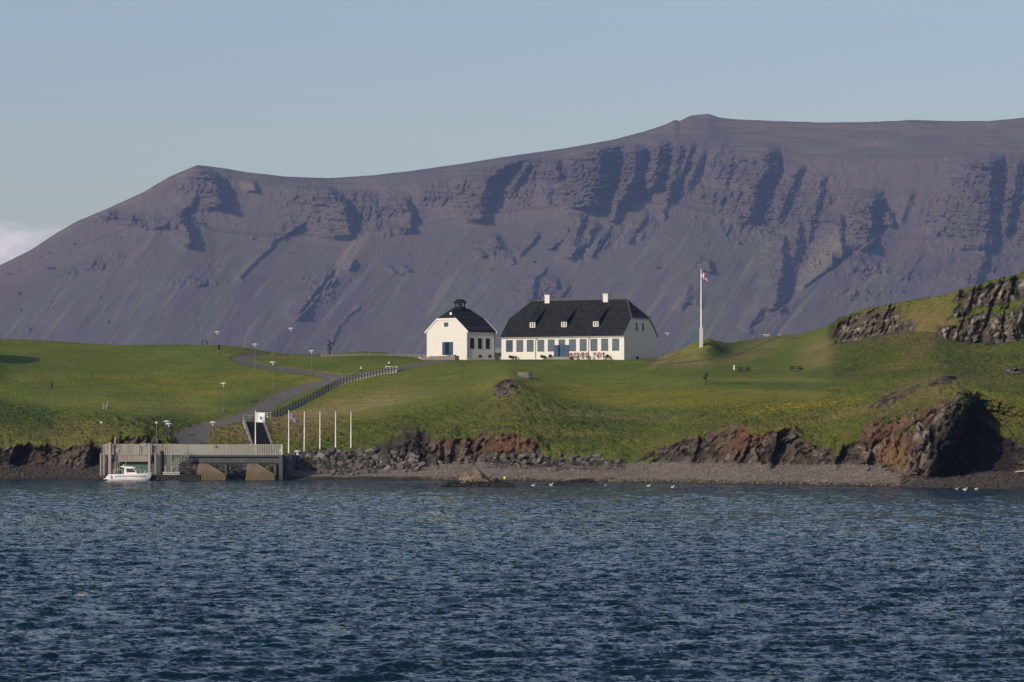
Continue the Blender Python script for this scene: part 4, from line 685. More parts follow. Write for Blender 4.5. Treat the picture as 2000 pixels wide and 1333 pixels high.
# ------------------------------------------------------------------ things on the terrace
def chair():
    r = empty('garden_chair', (0, 0, 0), 0, 'brown garden chair beside the long house', 'chair', 'brown garden chairs on the terrace')
    MB().box(-.26, .26, -.26, .26, .42, .47).build('seat', M['grave'], r); b = MB().box(-.28, -.20, .22, .28, .47, .95).box(.20, .28, .22, .28, .47, .95).box(-.20, .20, .23, .27, .84, .95); [b.box(-.16+.12*k, -.10+.12*k, .235, .265, .47, .84) for k in range(3)]; b.build('backrest', M['grave'], r)
    for x in (-.24, .24):
        for y in (-.24, .24): MB().tube((x, y, 0), (x, y, .42), .03, n=5).build('leg', M['grave'], r)
        MB().box(x-.04, x+.04, -.26, .24, .64, .68).build('armrest', M['grave'], r)
    return r
def table():
    r = empty('garden_table', (0, 0, 0), 0, 'brown garden table beside the long house', 'table', 'brown garden tables on the terrace')
    MB().box(-.55, .55, -.45, .45, .70, .75).build('tabletop', M['grave'], r)
    for x in (-.48, .48):
        for y in (-.38, .38): MB().tube((x, y, 0), (x, y, .70), .035, n=5).build('leg', M['grave'], r)
    return r
ch0, tb0 = chair(), table()
def front(px, off, base=22.9):     # a spot OFF metres in front of the long house, seen at column px
    th = R(31); c = pix(1219, 700, 800); u = Vector((math.cos(th), -math.sin(th), 0)); n = Vector((-math.sin(th), -math.cos(th), 0))
    for k in range(400):
        q = Vector((c.x, c.y, 0))-u*(k*.1)+n*off
        if 1000+q.x/q.y*F <= px: break
    q.z = base; return q
cl = [(1111,1.5,.3),(1118,2.3,2.2),(1123,1.2,3.6),(1131,1.6,.6),(1137,2.4,3.3),(1143,1.5,1.2),(1148,2.3,2.6),(1163,1.4,.4),(1171,2.2,2.9),(1178,1.6,5.0),(1181,2.6,1.9)]
lb = ['first brown garden chair, just right of the blue door of the long house','brown garden chair standing forward of the first table','brown garden chair tucked against the long house wall','brown garden chair at the left side of the middle table','brown garden chair turned outward at the middle table','brown garden chair right of the middle table','brown garden chair close to the right-hand downpipe','brown garden chair just past the right-hand downpipe','brown garden chair forward of the last table','brown garden chair at the right end of the last table','outermost brown garden chair, farthest right on the terrace']
for i, (px, off, rz) in enumerate(cl):
    o = ch0 if i == 0 else dup(ch0); o.location = front(px, off); o.rotation_euler.z = rz; o['label'] = lb[i]
for i, (px, off, l) in enumerate([(1115,1.8,'brown garden table nearest the blue door of the long house'),(1140,1.9,'middle brown garden table under the long house windows'),(1173,1.8,'last brown garden table, right of the downpipe')]):
    o = tb0 if i == 0 else dup(tb0); o.location = front(px, off); o.rotation_euler.z = -.5; o['label'] = l
def planter(px, l, s=1.0, big=True):
    r = empty('planter_tub', front(px, .9), .3, l, 'planter', 'dark tubs along the long house')
    MB().lathe([(.30*s,0),(.36*s,.42*s),(.34*s,.5*s),(.28*s,.46*s)], 10).build('tub', M['wood'], r); f = MB()
    for k in range(26):
        a = random.uniform(0, 6.28); q = random.uniform(0, .24)*s; h = random.uniform(.05, .34)*s; x, y = q*math.cos(a), q*math.sin(a); f.add([(x-.05,y,.42*s),(x+.05,y,.42*s),(x*1.4,y*1.4+.05,.42*s+h)], [(0,1,2)])
    f.build('plant', M['weed'], r, recalc=False)
for px, l, s in [(997,'dark planter tub below the first window of the long house',1.0),(1003,'smaller dark planter tub beside the first one',.8),(1008.5,'narrow dark planter tub right of the first pair',.7),(1059,'dark planter tub under the fourth window of the long house',1.0),(1064,'dark planter tub paired with it under the fourth window',.8),(1075,'leafy dark planter tub left of the blue door',1.1),(1187,'dark planter tub at the right end of the terrace',.9)]: planter(px, l, s)
# tubs beside the chapel side wall
for px, l in ((938,'dark tub under the middle side window of the chapel'),(957,'dark tub under the last side window of the chapel')):
    r = empty('planter_tub', pix(px, 698, 809), 0, l, 'planter'); r.location.z = 22.9; MB().lathe([(.30,0),(.38,.5),(.30,.46)], 10).build('tub', M['wood'], r); MB().lathe([(.33,.45),(.2,.62),(.05,.7)], 8).build('plant', M['weed'], r)

# ------------------------------------------------------------------ lamps, bollards, poles
def lamp_proto():
    r = empty('street_lamp', (0, 0, 0), 0, 'x', 'street lamp', 'mushroom lamps along the lanes and jetty')
    MB().tube((0, 0, -.5), (0, 0, 3.9), .06, .045).lathe([(.14,-.3),(.14,.5),(.09,.55)], 10).build('pole', M['galv'], r)
    MB().lathe([(.06,0),(.16,.05),(.17,.32),(.10,.36)], 10, (0, 0, 3.85)).build('lamp_globe', M['lampw'], r)
    MB().lathe([(.10,0),(.62,.02),(.66,.07),(.50,.17),(.18,.25),(.03,.27)], 14, (0, 0, 4.20)).build('lamp_hood', M['lampw'], r, smooth=True)
    return r
LP = lamp_proto(); first = True
for px, pb, pt, l in [(424.5,694,647,'mushroom lamp with a dark bin on its pole near the hill crest'),(498.5,719,671,'mushroom lamp in the bend where the lane turns back'),(568.5,687,640,'mushroom lamp standing tallest against the mountain foot'),(609,732,684,'mushroom lamp at the lower edge of the fork'),(533,761,706,'mushroom lamp in the buttercup meadow above the lane'),(437,806,747,'mushroom lamp on the grass left of the climbing lane'),(416,868,823,'mushroom lamp inside the lane bend behind the jetty rail'),(326,872,821,'wide-hooded mushroom lamp just behind the jetty'),(330,872,826,'mushroom lamp at the landward end of the jetty platform'),(1304.5,688,650,'lone mushroom lamp right of the long house')]:
    g = at(px, pb) if pb < 850 else pix(px, 886, 734)
    if pb >= 850: g.z = 4.5
    if px == 326: g = pix(px, 886, 742); g.z = 5.0
    if px == 1304.5: g = pix(px, 690, 812)
    if px == 568.5: g = pix(px, 688, 845)
    g.z -= .05; top = CAMZ+(HZ-pt)/F*g.y; s = (top-g.z)/4.47
    o = LP if first else dup(LP); first = False; o.location = g; o['label'] = l; o.scale = (1, 1, s)
r = empty('litter_bin', at(424.5, 693)+Vector((.35, -.2, 1.0)), 0, 'small dark bin strapped to a lamp pole near the crest', 'bin'); MB().lathe([(.20,0),(.24,.75),(.22,.8)], 10).build('bin_body', M['dark'], r); MB().lathe([(.26,.8),(.26,.86),(.05,.95)], 10).build('lid', M['dark'], r); MB().box(-.4, -.2, -.04, .04, .3, .4).build('bracket', M['galv'], r)
def jetty_lamp(px, yd, zb, pt, l):
    r = empty('jetty_lamp', (*pix(px, 800, yd).xy, zb), 0, l, 'jetty lamp', 'round-headed lamps on the jetty'); top = CAMZ+(HZ-pt)/F*yd-zb
    MB().tube((0, 0, 0), (0, 0, top-.3), .09, .06).build('pole', M['galv'], r); MB().lathe([(.08,0),(.2,.06),(.25,.2),(.2,.34),(.05,.38)], 10, (0, 0, top-.36)).build('lamp_head', M['lampw'], r, smooth=True)
jetty_lamp(198.5, 706, -1, 824, 'round-headed lamp on the outer left corner of the jetty'); jetty_lamp(306, 702.6, 1.0, 824, 'round-headed lamp in front of the jetty platform beside the tall fender pile')
for px, pb, pt, l in [(705,725,717,'white and dark bollard light on the lawn below the fork'),(760,714.5,706.5,'white and dark bollard light behind the top of the railing'),(820,705,697,'white and dark bollard light nearest the chapel')]:
    g = at(px, pb); h = (pb-pt)/F*g.y; r = empty('bollard_light', g, 0, l, 'bollard', 'low bollard lights beside the lane'); MB().lathe([(.13,-.2),(.12,h*.45)], 10).build('bollard_foot', M['dark'], r); MB().lathe([(.14,h*.45),(.14,h*.92),(.08,h)], 10).build('bollard_head', M['lampw'], r)
# six harbour flagpoles
def flag_mesh(w_, h, fn, name, parent, mats, z0, droop=.5, turns=2.2, yaw=0.0):
    nx, nz_ = 26, 16; vs = []; fs = []; mi = []
    for j in range(nz_+1):
        for i in range(nx+1):
            u, v = i/nx, j/nz_; a = yaw; x = w_*u*(1-.30*u*droop)*(1-.25*droop*(1-v)); y = .22*math.sin(u*turns*math.pi+v*2.0)*u**.6*w_*.45; z = z0-h*v-droop*h*.9*u*u
            vs.append((x*math.cos(a)-y*math.sin(a), x*math.sin(a)+y*math.cos(a), z))
    for j in range(nz_):
        for i in range(nx): k = j*(nx+1)+i; fs.append((k, k+1, k+nx+2, k+nx+1)); mi.append(fn((i+.5)/nx, (j+.5)/nz_))
    mb = MB(); mb.v = vs; mb.f = fs; mb.mi = mi; o = mb.build(name, mats, parent, smooth=True, recalc=False); so = o.modifiers.new('cloth', 'SOLIDIFY'); so.thickness = .02; return o
fp = [(499,868,804,'white harbour flagpole flying a white flag'),(564,880,803,'white harbour flagpole with a limp purple flag'),(594.5,881,805,'bare white flagpole right of the purple flag'),(625,880,805,'third bare-masted pole from the right, standing over the riprap'),(655.5,880,805,'bare white flagpole second from the right end of the row'),(685.5,881,806,'bare white flagpole at the right end of the row')]
for i, (px, pb, pt, l) in enumerate(fp):
    yd = 728 if i else 716; g = pix(px, 889, yd); g.z = 4.2 if i < 3 else min(4.2, ground(g.x, yd)+.3); top = CAMZ+(HZ-pt)/F*yd-g.z
    r = empty('flagpole', g, 0, l, 'flagpole', 'white flagpoles in a row behind the jetty'); MB().tube((0, 0, -.8), (0, 0, top), .13, .06, 10).build('pole', M['polew'], r); MB().lathe([(.04,0),(.09,.06),(.04,.12)], 8, (0, 0, top)).build('finial', M['polew'], r); MB().lathe([(.22,-.6),(.22,.25),(.16,.3)], 10).build('socket', M['galv'], r)
    if i == 0:
        f = flag_mesh(1.7, 1.75, lambda u, v: 1 if (.42 < u < .66 and .38 < v < .66 and (abs(u-.54) > .05 or v > .52)) else 0, 'white_flag', None, [M['whitec'], M['bluec']], 0, .10, 1.6, .2); f.location = (g.x+.1, g.y, g.z+top-.15); tag(f, 'white flag with a small blue emblem on the leftmost harbour pole', 'flag')
    if i == 1:
        f = flag_mesh(1.5, 1.2, lambda u, v: 1 if (abs(u-.5) < .12 and v > .55) else 2 if u < .14 else 0, 'purple_flag', None, [M['purple'], M['whitec'], M['orange']], 0, .75, 3.0, .3); f.location = (g.x+.1, g.y, g.z+top-.3); tag(f, 'limp purple and white flag on the second harbour pole', 'flag')
# tall flagstaff on its mound
g = pix(1369.5, 672, 796); r = empty('flagstaff', g, 0, 'tall white flagstaff on a tapered stone base on the grassy mound', 'flagpole'); k = 796/F
MB().prism([(-.34,-1.0),(.34,-1.0),(.34,3.1),(.14,3.35),(-.14,3.35),(-.34,3.1)], -.3, .3, 'y').build('plinth', M['timber'], r)
MB().tube((0, 0, 3.3), (0, 0, 4.4), .16, .12, 10).tube((0, 0, 4.4), (0, 0, (672-527)*k), .14, .075, 10).build('mast', M['polew'], r); MB().lathe([(.03,0),(.09,.05),(.03,.12)], 8, (0, 0, (672-526)*k)).build('finial', M['polew'], r)
def nordic(u, v):
    du, dv = abs(u-.36), abs(v-.5)
    return 1 if (du < .055 or dv < .075) else 2 if (du < .12 or dv < .16) else 0
f = flag_mesh(1.9, 1.35, nordic, 'national_flag', None, [M['bluec'], M['redc'], M['whitec']], 0, .95, 3.4, .25); f.location = (g.x+.09, g.y, g.z+(672-532)*k); tag(f, 'limp blue flag with a white-edged red cross on the tall flagstaff', 'flag')

# signs, gate frame, well, tables
g = at(101, 806); k = g.y/F; r = empty('signpost', g, 0, 'tall thin pole with a dark oval board on the left meadow', 'sign'); MB().tube((0, 0, -.4), (0, 0, 4.9), .06, .05).build('pole', M['galv'], r)
b = MB(); b.prism([(.22*math.cos(a*math.pi/8), .82*math.sin(a*math.pi/8)) for a in range(16)], -.04, .04, 'y'); o = b.build('board', M['wood'], r); o.location = (0, -.1, 5.0)
g = at(206, 799); r = empty('standing_stones', g, 0, 'pale two-pronged stone sculpture on the left meadow', 'sculpture')
for x0, x1, h, w_ in ((-.42, -.34, 1.0, .15), (.12, .42, 1.4, .13)): MB().add([(x0-w_,-.14,-.3),(x0+w_,-.14,-.3),(x0+w_,.14,-.3),(x0-w_,.14,-.3),(x1-w_*.7,-.1,h),(x1+w_*.7,-.1,h),(x1+w_*.7,.1,h*.94),(x1-w_*.7,.1,h*.94)], [(3,2,1,0),(4,5,6,7),(0,1,5,4),(1,2,6,5),(2,3,7,6),(3,0,4,7)]).build('prong', M['conc'], r)
MB().box(-.5, .45, -.15, .15, .25, .62).build('crosspiece', M['galv'], r)
def fingerpost(px, pb, pt, l, arms, g=None):
    g = g or at(px, pb); h = (pb-pt)/F*g.y; r = empty('fingerpost', g, 0, l, 'signpost', 'dark direction signposts'); MB().tube((0, 0, -.3), (0, 0, h), .10).build('post', M['wood'], r)
    for z, d, w_ in arms: w_ *= 1.25; MB().prism([(0,-.15),(w_*.8*d,-.15),(w_*d,0),(w_*.8*d,.15),(0,.15)], -.06, .02, 'y').build('sign_arm', M['wood'], r).location = (0, -.05, h*z)
fingerpost(1379, 752.5, 727.5, 'dark direction signpost on the lawn right of the long house', [(.93,1,.45),(.80,-1,.4),(.72,1,.4),(.60,-1,.5),(.50,-1,.35)])
fingerpost(643.5, 689, 664, 'dark direction signpost with arms on the crest against the mountain', [(.92,-1,.42),(.74,1,.75),(.62,-1,.4),(.5,-1,.4),(.28,-1,.5),(.34,1,.35)], pix(643.5, 689.5, 846))
g = pix(399.5, 671.5, 856); r = empty('gate_frame', g, 0, 'two dark posts with a crossbar on the hill crest', 'gate'); k = 856/F
MB().tube((-.5, 0, -.8), (-.5, 0, .65), .09).build('post', M['wood'], r); MB().tube((.5, 0, -.8), (.5, 0, .65), .09).build('post', M['wood'], r); MB().box(-.55, .55, -.05, .05, .52, .62).build('crossbar', M['wood'], r)
g = at(1025, 737); r = empty('stone_well', g, 0, 'round low stone well ring on the lawn below the long house', 'well'); n = 22; b = MB()
for row in range(4):
    for q in range(n):
        a = (q+.5*(row % 2))/n*2*math.pi; rr = 1.22-.02*row+random.uniform(-.03, .03); m_ = Matrix.Rotation(a, 4, 'Z') @ Matrix.Translation((rr, 0, 0)); b.box(-.16, .16, -.165, .165, -.25+row*.28, .01+row*.28, m_)
b.build('stone_ring', M['stone'], r); MB().lathe([(1.07,0),(1.07,.5)], 20).build('well_cover', M['dark'], r)
def picnic(px, pb, l, rz):
    g = at(px, pb)+Vector((0, 0, .08)); r = empty('picnic_table', g, rz, l, 'picnic table', 'dark picnic tables at the foot of the crag')
    r.scale = (1.12, 1.12, 1.12); t = MB(); [t.box(-1.0, 1.0, -.36+k*.18, -.20+k*.18, .69, .78) for k in range(4)]; t.build('tabletop', M['wood'], r)
    for y in (-.75, .75): MB().box(-1.0, 1.0, y-.16, y+.16, .38, .48).build('bench_seat', M['wood'], r)
    for x in (-.7, .7): MB().add([(x-.05,-.8,0),(x+.05,-.8,0),(x+.05,-.68,0),(x-.05,-.68,0),(x-.05,-.26,.72),(x+.05,-.26,.72),(x+.05,-.14,.72),(x-.05,-.14,.72)], [(3,2,1,0),(4,5,6,7),(0,1,5,4),(1,2,6,5),(2,3,7,6),(3,0,4,7)]).add([(x-.05,.8,0),(x+.05,.8,0),(x+.05,.68,0),(x-.05,.68,0),(x-.05,.26,.72),(x+.05,.26,.72),(x+.05,.14,.72),(x-.05,.14,.72)], [(3,2,1,0),(4,5,6,7),(0,1,5,4),(1,2,6,5),(2,3,7,6),(3,0,4,7)]).box(x-.04, x+.04, -.8, .8, .34, .42).build('leg', M['wood'], r)
picnic(1453, 728, 'dark picnic table next to the white post', -.3); picnic(1554.5, 726, 'dark picnic table under the crag, farther right on the lawn', .2)
g = at(1433.5, 723); r = empty('white_post', g, 0, 'short white square post left of a picnic table', 'post'); MB().box(-.09, .09, -.09, .09, -.2, .85).build('post_shaft', M['polew'], r); MB().box(-.12, .12, -.12, .12, .85, .92).build('post_cap', M['polew'], r)
g = at(1497, 657); r = empty('crest_bench', g, 0, 'long white-topped bench on the crest left of the crag', 'bench'); MB().box(-.7, .7, -.2, .2, .42, .5).build('seat', M['polew'], r); [MB().box(x-.06, x+.06, -.18, .18, -.1, .42).build('leg', M['stone'], r) for x in (-.5, .5)]
for px, h, l in ((1478, .9, 'thin dark post on the crest left of the white bench'), (1488, .5, 'short dark stump on the crest above the white bench')):
    g = at(px, 659 if px == 1478 else 655); o = MB().tube((0,0,-.3), (0,0,h), .07, .05).tube((0,0,h), (0,0,h+.05), .09, .03).build('fence_post', M['wood']); o.location = g; tag(o, l, 'post')
for px, l in ((1497,'small grey stone block on the crest behind the white bench'),(1522.5,'pale square stone block on the crest, right of the white bench')):
    g = at(px, 653.5); o = MB().box(-.3, .2, -.2, .2, -.2, .35).box(-.1, .32, -.22, .18, .3, .42).build('stone_block', M['stone']); o.location = g; tag(o, l, 'stone')
# dry-stone wall along the crest left of the chapel
b = MB(); pts = [pix(px, 697.5-.2*abs((px-720)/100), 836) for px in np.arange(628, 834, 3.4)]
for q in pts:
    zz = ground(q.x, q.y)
    b.box(q.x-.15+random.uniform(-.04, .04), q.x+.11, q.y-.3, q.y+.3, zz-.4, max(zz+.25, CAMZ+(HZ-691.6)/F*q.y+random.uniform(-.16, .08)))
o = b.build('dry_stone_wall', M['stone']); tag(o, 'low dry-stone wall along the crest left of the chapel', 'wall')

# ------------------------------------------------------------------ railing and boardwalk beside the lane
def on(px, py): q = at(px, py); return q
bot = [(513,818),(537,817),(562,805),(590,791),(620,776),(645,761),(672,751.5),(700,743),(740,733.5),(776,728)]
xs = [p[0] for p in bot]; P_ = []
for x in np.linspace(513, 776, 46): P_.append(on(x, float(np.interp(x, xs, [p[1] for p in bot]))))
A = np.array([list(p) for p in P_]); A[:, 1] = gsm(A[:, 1], 2); A[:, 2] = gsm(A[:, 2], 1.2)+.06; A[:, 0] = (np.linspace(513, 776, 46)-1000)/F*A[:, 1]; P_ = [Vector(a) for a in A]
r = empty('lane_railing', P_[0], 0, 'long dark post-and-rail railing climbing beside the lane', 'railing'); o0 = P_[0]
for i, p in enumerate(P_): MB().box(-.055, .055, -.055, .055, -.4, 1.18).build('post', M['wood'], r).location = p-o0
for h in (.42, .78, 1.15): MB().path([p-o0+Vector((0, -.02, h)) for p in P_], .035, 5).build('rail', M['wood'], r)
e = P_[-1]-o0; b = MB(); b.box(e.x-.05, e.x+.05, e.y, e.y+5, e.z+1.08, e.z+1.17); b.tube((e.x-.0, e.y+5, e.z-.4), (e.x, e.y+5, e.z+1.17), .06); b.tube((e.x-2.4, e.y+5, e.z-.3), (e.x-2.4, e.y+5, e.z+1.17), .06); b.box(e.x-2.4, e.x, e.y+4.95, e.y+5.05, e.z+1.08, e.z+1.17); b.build('end_rail', M['polew'], r)
b = MB()
for p, q in zip(P_, P_[1:]):
    d = (q-p); s_ = Vector((.3, 1.0, 0)).normalized()*1.6
    v = [p, q, q+s_, p+s_]; up_ = Vector((0, 0, .34)); lo = Vector((0, 0, -.25)); off = Vector((0, .06, 0))
    b.add([x+off+lo-o0 for x in v]+[x+off+up_-o0 for x in v], [(3,2,1,0),(4,5,6,7),(0,1,5,4),(1,2,6,5),(2,3,7,6),(3,0,4,7)])
    for h0 in (.44, .66, .88):
        w4 = [p, q, q+Vector((0, .05, 0)), p+Vector((0, .05, 0))]; b.add([x+off+Vector((0, 0, h0))-o0 for x in w4]+[x+off+Vector((0, 0, h0+.16))-o0 for x in w4], [(3,2,1,0),(4,5,6,7),(0,1,5,4),(1,2,6,5),(2,3,7,6),(3,0,4,7)])
o = b.build('boardwalk', M['timber']); o.location = o0; tag(o, 'pale raised boardwalk behind the railing beside the lane', 'boardwalk')

# ------------------------------------------------------------------ stairs from the quay to the lane
def stairs():
    top = pix(494, 823, 757); botm = pix(516, 884, 733.5); botm.z = 4.35
    r = empty('quay_stairs', botm, 0, 'dark flight of steps with a pale railing from the quay to the lane', 'stairs'); d = top-botm; n = 26; w_ = 1.75
    for k in range(n):
        p = d*((k+.5)/n); MB().box(-w_, w_, -d.y/n*.52, d.y/n*.5, -.10, 0).box(-w_, w_, d.y/n*.5, d.y/n*.5+.05, -1.0, .0).build('step', M['tar'], r).location = p  # steps in one near-black tone
    dx, dy, dz = d
    for sx_, mm in ((-w_-.18, 'timber'), (w_, 'tar')):
        MB().add([(sx_, 0, -1.4), (sx_+.18, 0, -1.4), (sx_+.18+dx, dy, dz-1.4), (sx_+dx, dy, dz-1.4), (sx_, 0, .12), (sx_+.18, 0, .12), (sx_+.18+dx, dy, dz+.12), (sx_+dx, dy, dz+.12)], [(3,2,1,0),(4,5,6,7),(0,1,5,4),(1,2,6,5),(2,3,7,6),(3,0,4,7)]).build('stringer', M[mm], r)
    for s_ in (-1, 1):
        b = MB()
        for k in range(9): p = d*(k/8); b.tube(p+Vector((s_*w_, 0, 0)), p+Vector((s_*w_, 0, 1.05)), .05, n=5)
        for h in (.5, 1.02): b.tube((s_*w_, 0, h), d+Vector((s_*w_, 0, h)), .05, n=5)
        b.build('railing', M['rail'], r)
    b = MB(); [b.tube(d+Vector((x, .3, 0)), d+Vector((x, .3, 1.1)), .05, n=5) for x in (-w_, -.6, .6, w_)]; b.tube(d+Vector((-w_, .3, 1.1)), d+Vector((w_, .3, 1.1)), .05, n=5); b.build('landing_rail', M['rail'], r)
stairs()

# ------------------------------------------------------------------ jetty
ZD = 4.30
def J(px, yd): return (px-1000)/F*yd
def jetty():
    yf, yb = 704.0, 710.0; x0, xc, x1 = J(200, yf), J(300, yf), J(549, yf)
    r = empty('jetty', (x0, yf, 0), 0, 'grey concrete jetty on piers with slatted railing, piles and fenders', 'jetty'); O = Vector((x0, yf, 0)); q = lambda px: J(px, yf)-x0
    MB().box(0, x1-x0+.2, -.15, 6, ZD-.28, ZD).build('deck', M['concd'], r)
    MB().box(q(232), q(297), -.62, -.16, ZD-1.15, ZD-.05).build('fascia_beam', M['conc'], r)
    MB().box(q(221), q(232), -.5, -.16, ZD-1.1, ZD-.1).build('fascia_end', M['concd'], r)
    MB().box(q(352), q(549), .5, 1.0, ZD-1.35, ZD-.28).box(q(352), q(549), 5, 5.5, ZD-1.35, ZD-.28).box(q(370), q(549), .9, 1.2, ZD-1.6, ZD-1.35).build('girder', M['concd'], r)
    MB().box(q(232), q(290), .6, .9, 1.0, 3.1).build('rear_fender_wall', M['greenp'], r)
    for a, b_ in ((306, 321), (323, 338)): MB().box(q(a), q(b_), -.2, .3, 1.1, ZD-.3).build('fender_panel', M['concd'], r)
    for a, b_, m_ in ((301, 305, 'greenp'), (339, 352, 'greenp')): MB().box(q(a), q(b_), -.1, .3, .4, ZD-.2).build('fender_panel', M[m_], r)
    # piers: sloped blocks
    for (a, t0, t1, b_, zt) in ((381, 388, 395, 440, 3.05), (478, 483, 492, 536, 3.05)):
        MB().prism([(q(a), -.6), (q(b_), -.6), (q(b_), .9), (q(b_-4), 1.2), (q(t1+6), zt), (q(t0), zt)], .8, 5.2, 'y').build('pier', M['rust'], r)
        MB().box(q(b_-2), q(b_+3), 1.1, 4.9, -.5, 3.1).build('pier_wall', M['concd'], r)
    MB().box(q(545), q(549)+.3, -.1, 6, -1.5, ZD-.3).build('end_wall', M['concd'], r)
    # the two tall fender piles and the cluster of thin piles
    for px, zt, rr in ((216.5, 6.3, .30), (293.5, 6.25, .26)):
        pl = MB().tube((q(px), -1.0, -2), (q(px), -1.0, zt), rr, rr*.95, 12).build('fender_pile', M['pile'], r)
        if px < 220: MB().lathe([(.34,0),(.34,.14),(.2,.26)], 12, (q(px), -1.0, zt)).build('pile_cap', M['orange'], pl)
    for px, dy_, zt, m_ in ((197.5,-.3,4.6,'pile'),(200.5,.6,4.5,'greenp'),(204,-.2,4.6,'pile'),(208.5,.4,4.4,'pile'),(212,1.2,3.6,'greenp'),(225,.8,3.4,'pile'),(229,1.6,3.4,'pile'),(233.5,.2,3.2,'greenp'),(245,3.5,3.4,'pile'),(270,3.5,3.4,'pile'),(300.5,.5,4.2,'greenp'),(304,-.4,4.7,'pile'),(316.5,-.5,5.0,'rubber'),(322,4,3.6,'greenp'),(335,-.3,4.4,'pile'),(345,2,3.8,'pile')):
        MB().tube((q(px), dy_, -2), (q(px), dy_, zt), .14 if m_ != 'rubber' else .2, None, 8).build('pile', M[m_], r)
    b = MB(); b.box(q(221), q(236), -.2, -.1, 2.0, 2.1); b.box(q(221), q(236), -.2, -.1, 2.9, 3.0); b.build('pile_brace', M['pile'], r)
    # railing: uprights close together, front then rear
    def rail(y, a, b_, st, h=1.72, name='railing', zb=ZD, lean=0):
        m = MB(); n = int(round((b_-a)/st))
        for k in range(n+1):
            x = q(a+(b_-a)*k/n); m.box(x-.075, x+.075, y-.03, y+.03, zb, zb+h)
            if k % 9 == 0: m.box(x-.085, x+.085, y-.09, y+.09, zb-.3, zb+h+.05)
        m.box(q(a), q(b_), y-.05, y+.05, zb+h, zb+h+.09); m.box(q(a), q(b_), y-.04, y+.04, zb+.10, zb+.18); return m.build(name, M['rail'], r)
    rail(-.05, 352, 548.5, 3.4); rail(5.8, 352, 548.5, 3.4, 1.72); rail(-.05, 300, 352, 3.6, 1.75); rail(5.8, 200, 352, 3.6, 1.78)
    rail(-.05, 232, 296, 3.1, 1.72); rail(-.05, 202, 214, 3.0, 1.75)
    b = MB(); [b.box(q(a), q(a+c), -.12, -.06, ZD+.1, ZD+1.8) for a, c in ((240,1.2),(256,1.6),(267,3.5),(273.5,2))]; b.box(q(274), q(288), -.14, -.06, ZD+1.52, ZD+1.98); b.build('rail_panel', M['rail'], r)
    b = MB(); b.tube((x1-x0+.1, .0, ZD-.2), (x1-x0+.1, 0, ZD+1.8), .07); b.tube((x1-x0-.35, .0, ZD), (x1-x0+.1, 0, ZD+1.8), .05); b.build('end_post', M['polew'], r)
    # mooring crane post, ladders, numbers of the landing
    b = MB(); b.tube((q(225), .2, ZD), (q(225), .2, ZD+3.05), .18, .15, 10); b.lathe([(.34,0),(.5,.3),(.45,.9),(.2,1.2)], 10, (q(228), .3, ZD+.2)); b.tube((q(230), .2, ZD+1.0), (q(231.5), .2, ZD+2.9), .03); b.build('davit', M['pile'], r)
    b = MB()
    for a in (329, 331.2, 334, 337.5, 341.5, 344, 347.5, 350): b.tube((q(a), -.9, .7), (q(a+(.0 if a < 340 else 1)), -.7, 3.6 if a > 333 else 4.2), .05, n=6)
    for z in (1.0, 1.6, 2.2, 2.8, 3.4): b.box(q(334), q(337.5), -.86, -.80, z, z+.08)
    b.build('ladder', M['rail'], r)
    # gangway down from the deck to the pontoon
    a0 = Vector((q(372), -1.2, ZD-.2)); a1 = Vector((q(326), -2.6, 1.0)); b = MB()
    for s_ in (-.5, .5):
        for h in (0, .5, 1.0): b.tube(a0+Vector((0, s_, h)), a1+Vector((0, s_, h)), .045, n=5)
        for k in range(10): p = a0.lerp(a1, k/9); b.tube(p+Vector((0, s_, 0)), p+Vector((0, s_, 1.0)), .03, n=5)
    p = [a0+Vector((0,-.5,0)), a1+Vector((0,-.5,0)), a1+Vector((0,.5,0)), a0+Vector((0,.5,0))]; b.add(p+[v-Vector((0,0,.08)) for v in p], [(3,2,1,0),(4,5,6,7),(0,1,5,4),(1,2,6,5),(2,3,7,6),(3,0,4,7)]); b.build('gangway', M['rail'], r)
    for px in (403, 422): MB().lathe([(.05,0),(.22,.1),(.26,.25),(.2,.4),(.05,.48)], 10, (q(px), -.3, ZD+1.2)).build('life_ring', M['orange'], r) if px == 422 else None
jetty()
def tyre(parent, loc): 
    b = MB(); n, m_ = 16, 8; vs = []; fs = []
    for i in range(n):
        for j in range(m_): a, c = 2*math.pi*i/n, 2*math.pi*j/m_; rr = .30+.11*math.cos(c); vs.append((rr*math.cos(a), .10*math.sin(c), rr*math.sin(a)))
    for i in range(n):
        for j in range(m_): fs.append((i*m_+j, ((i+1) % n)*m_+j, ((i+1) % n)*m_+(j+1) % m_, i*m_+(j+1) % m_))
    b.add(vs, fs); o = b.build('tyre', mat('tyre_grey', (.05, .048, .045), .8, .2), parent, smooth=True); o.location = loc; return o
r = empty('pontoon', (J(340, 700), 700, 0), 0, 'low black floating pontoon with tyre fenders below the jetty', 'pontoon'); q = lambda px: J(px, 700)-J(340, 700)
MB().box(q(290), q(392), -1.2, 1.2, -.4, .88).box(q(290), q(392), -1.26, -1.2, .70, .80).build('hull', M['rubber'], r); MB().box(q(291), q(391), -1.1, 1.1, .88, .95).build('deck', M['wood'], r)
for px in (300, 309, 321, 332, 343): tyre(r, (q(px), -1.34, .42))
b = MB().box(q(319), q(352), -.9, -.5, .95, 1.0); b.box(q(319), q(352), -.95, -.85, 1.28, 1.42); b.box(q(319), q(347), -.6, -.5, .98, 1.10); [b.box(q(x), q(x)+.1, -.95, -.85, .95, 1.3) for x in (320, 330, 341, 351)]; b.build('bench_rail', M['timber'], r)
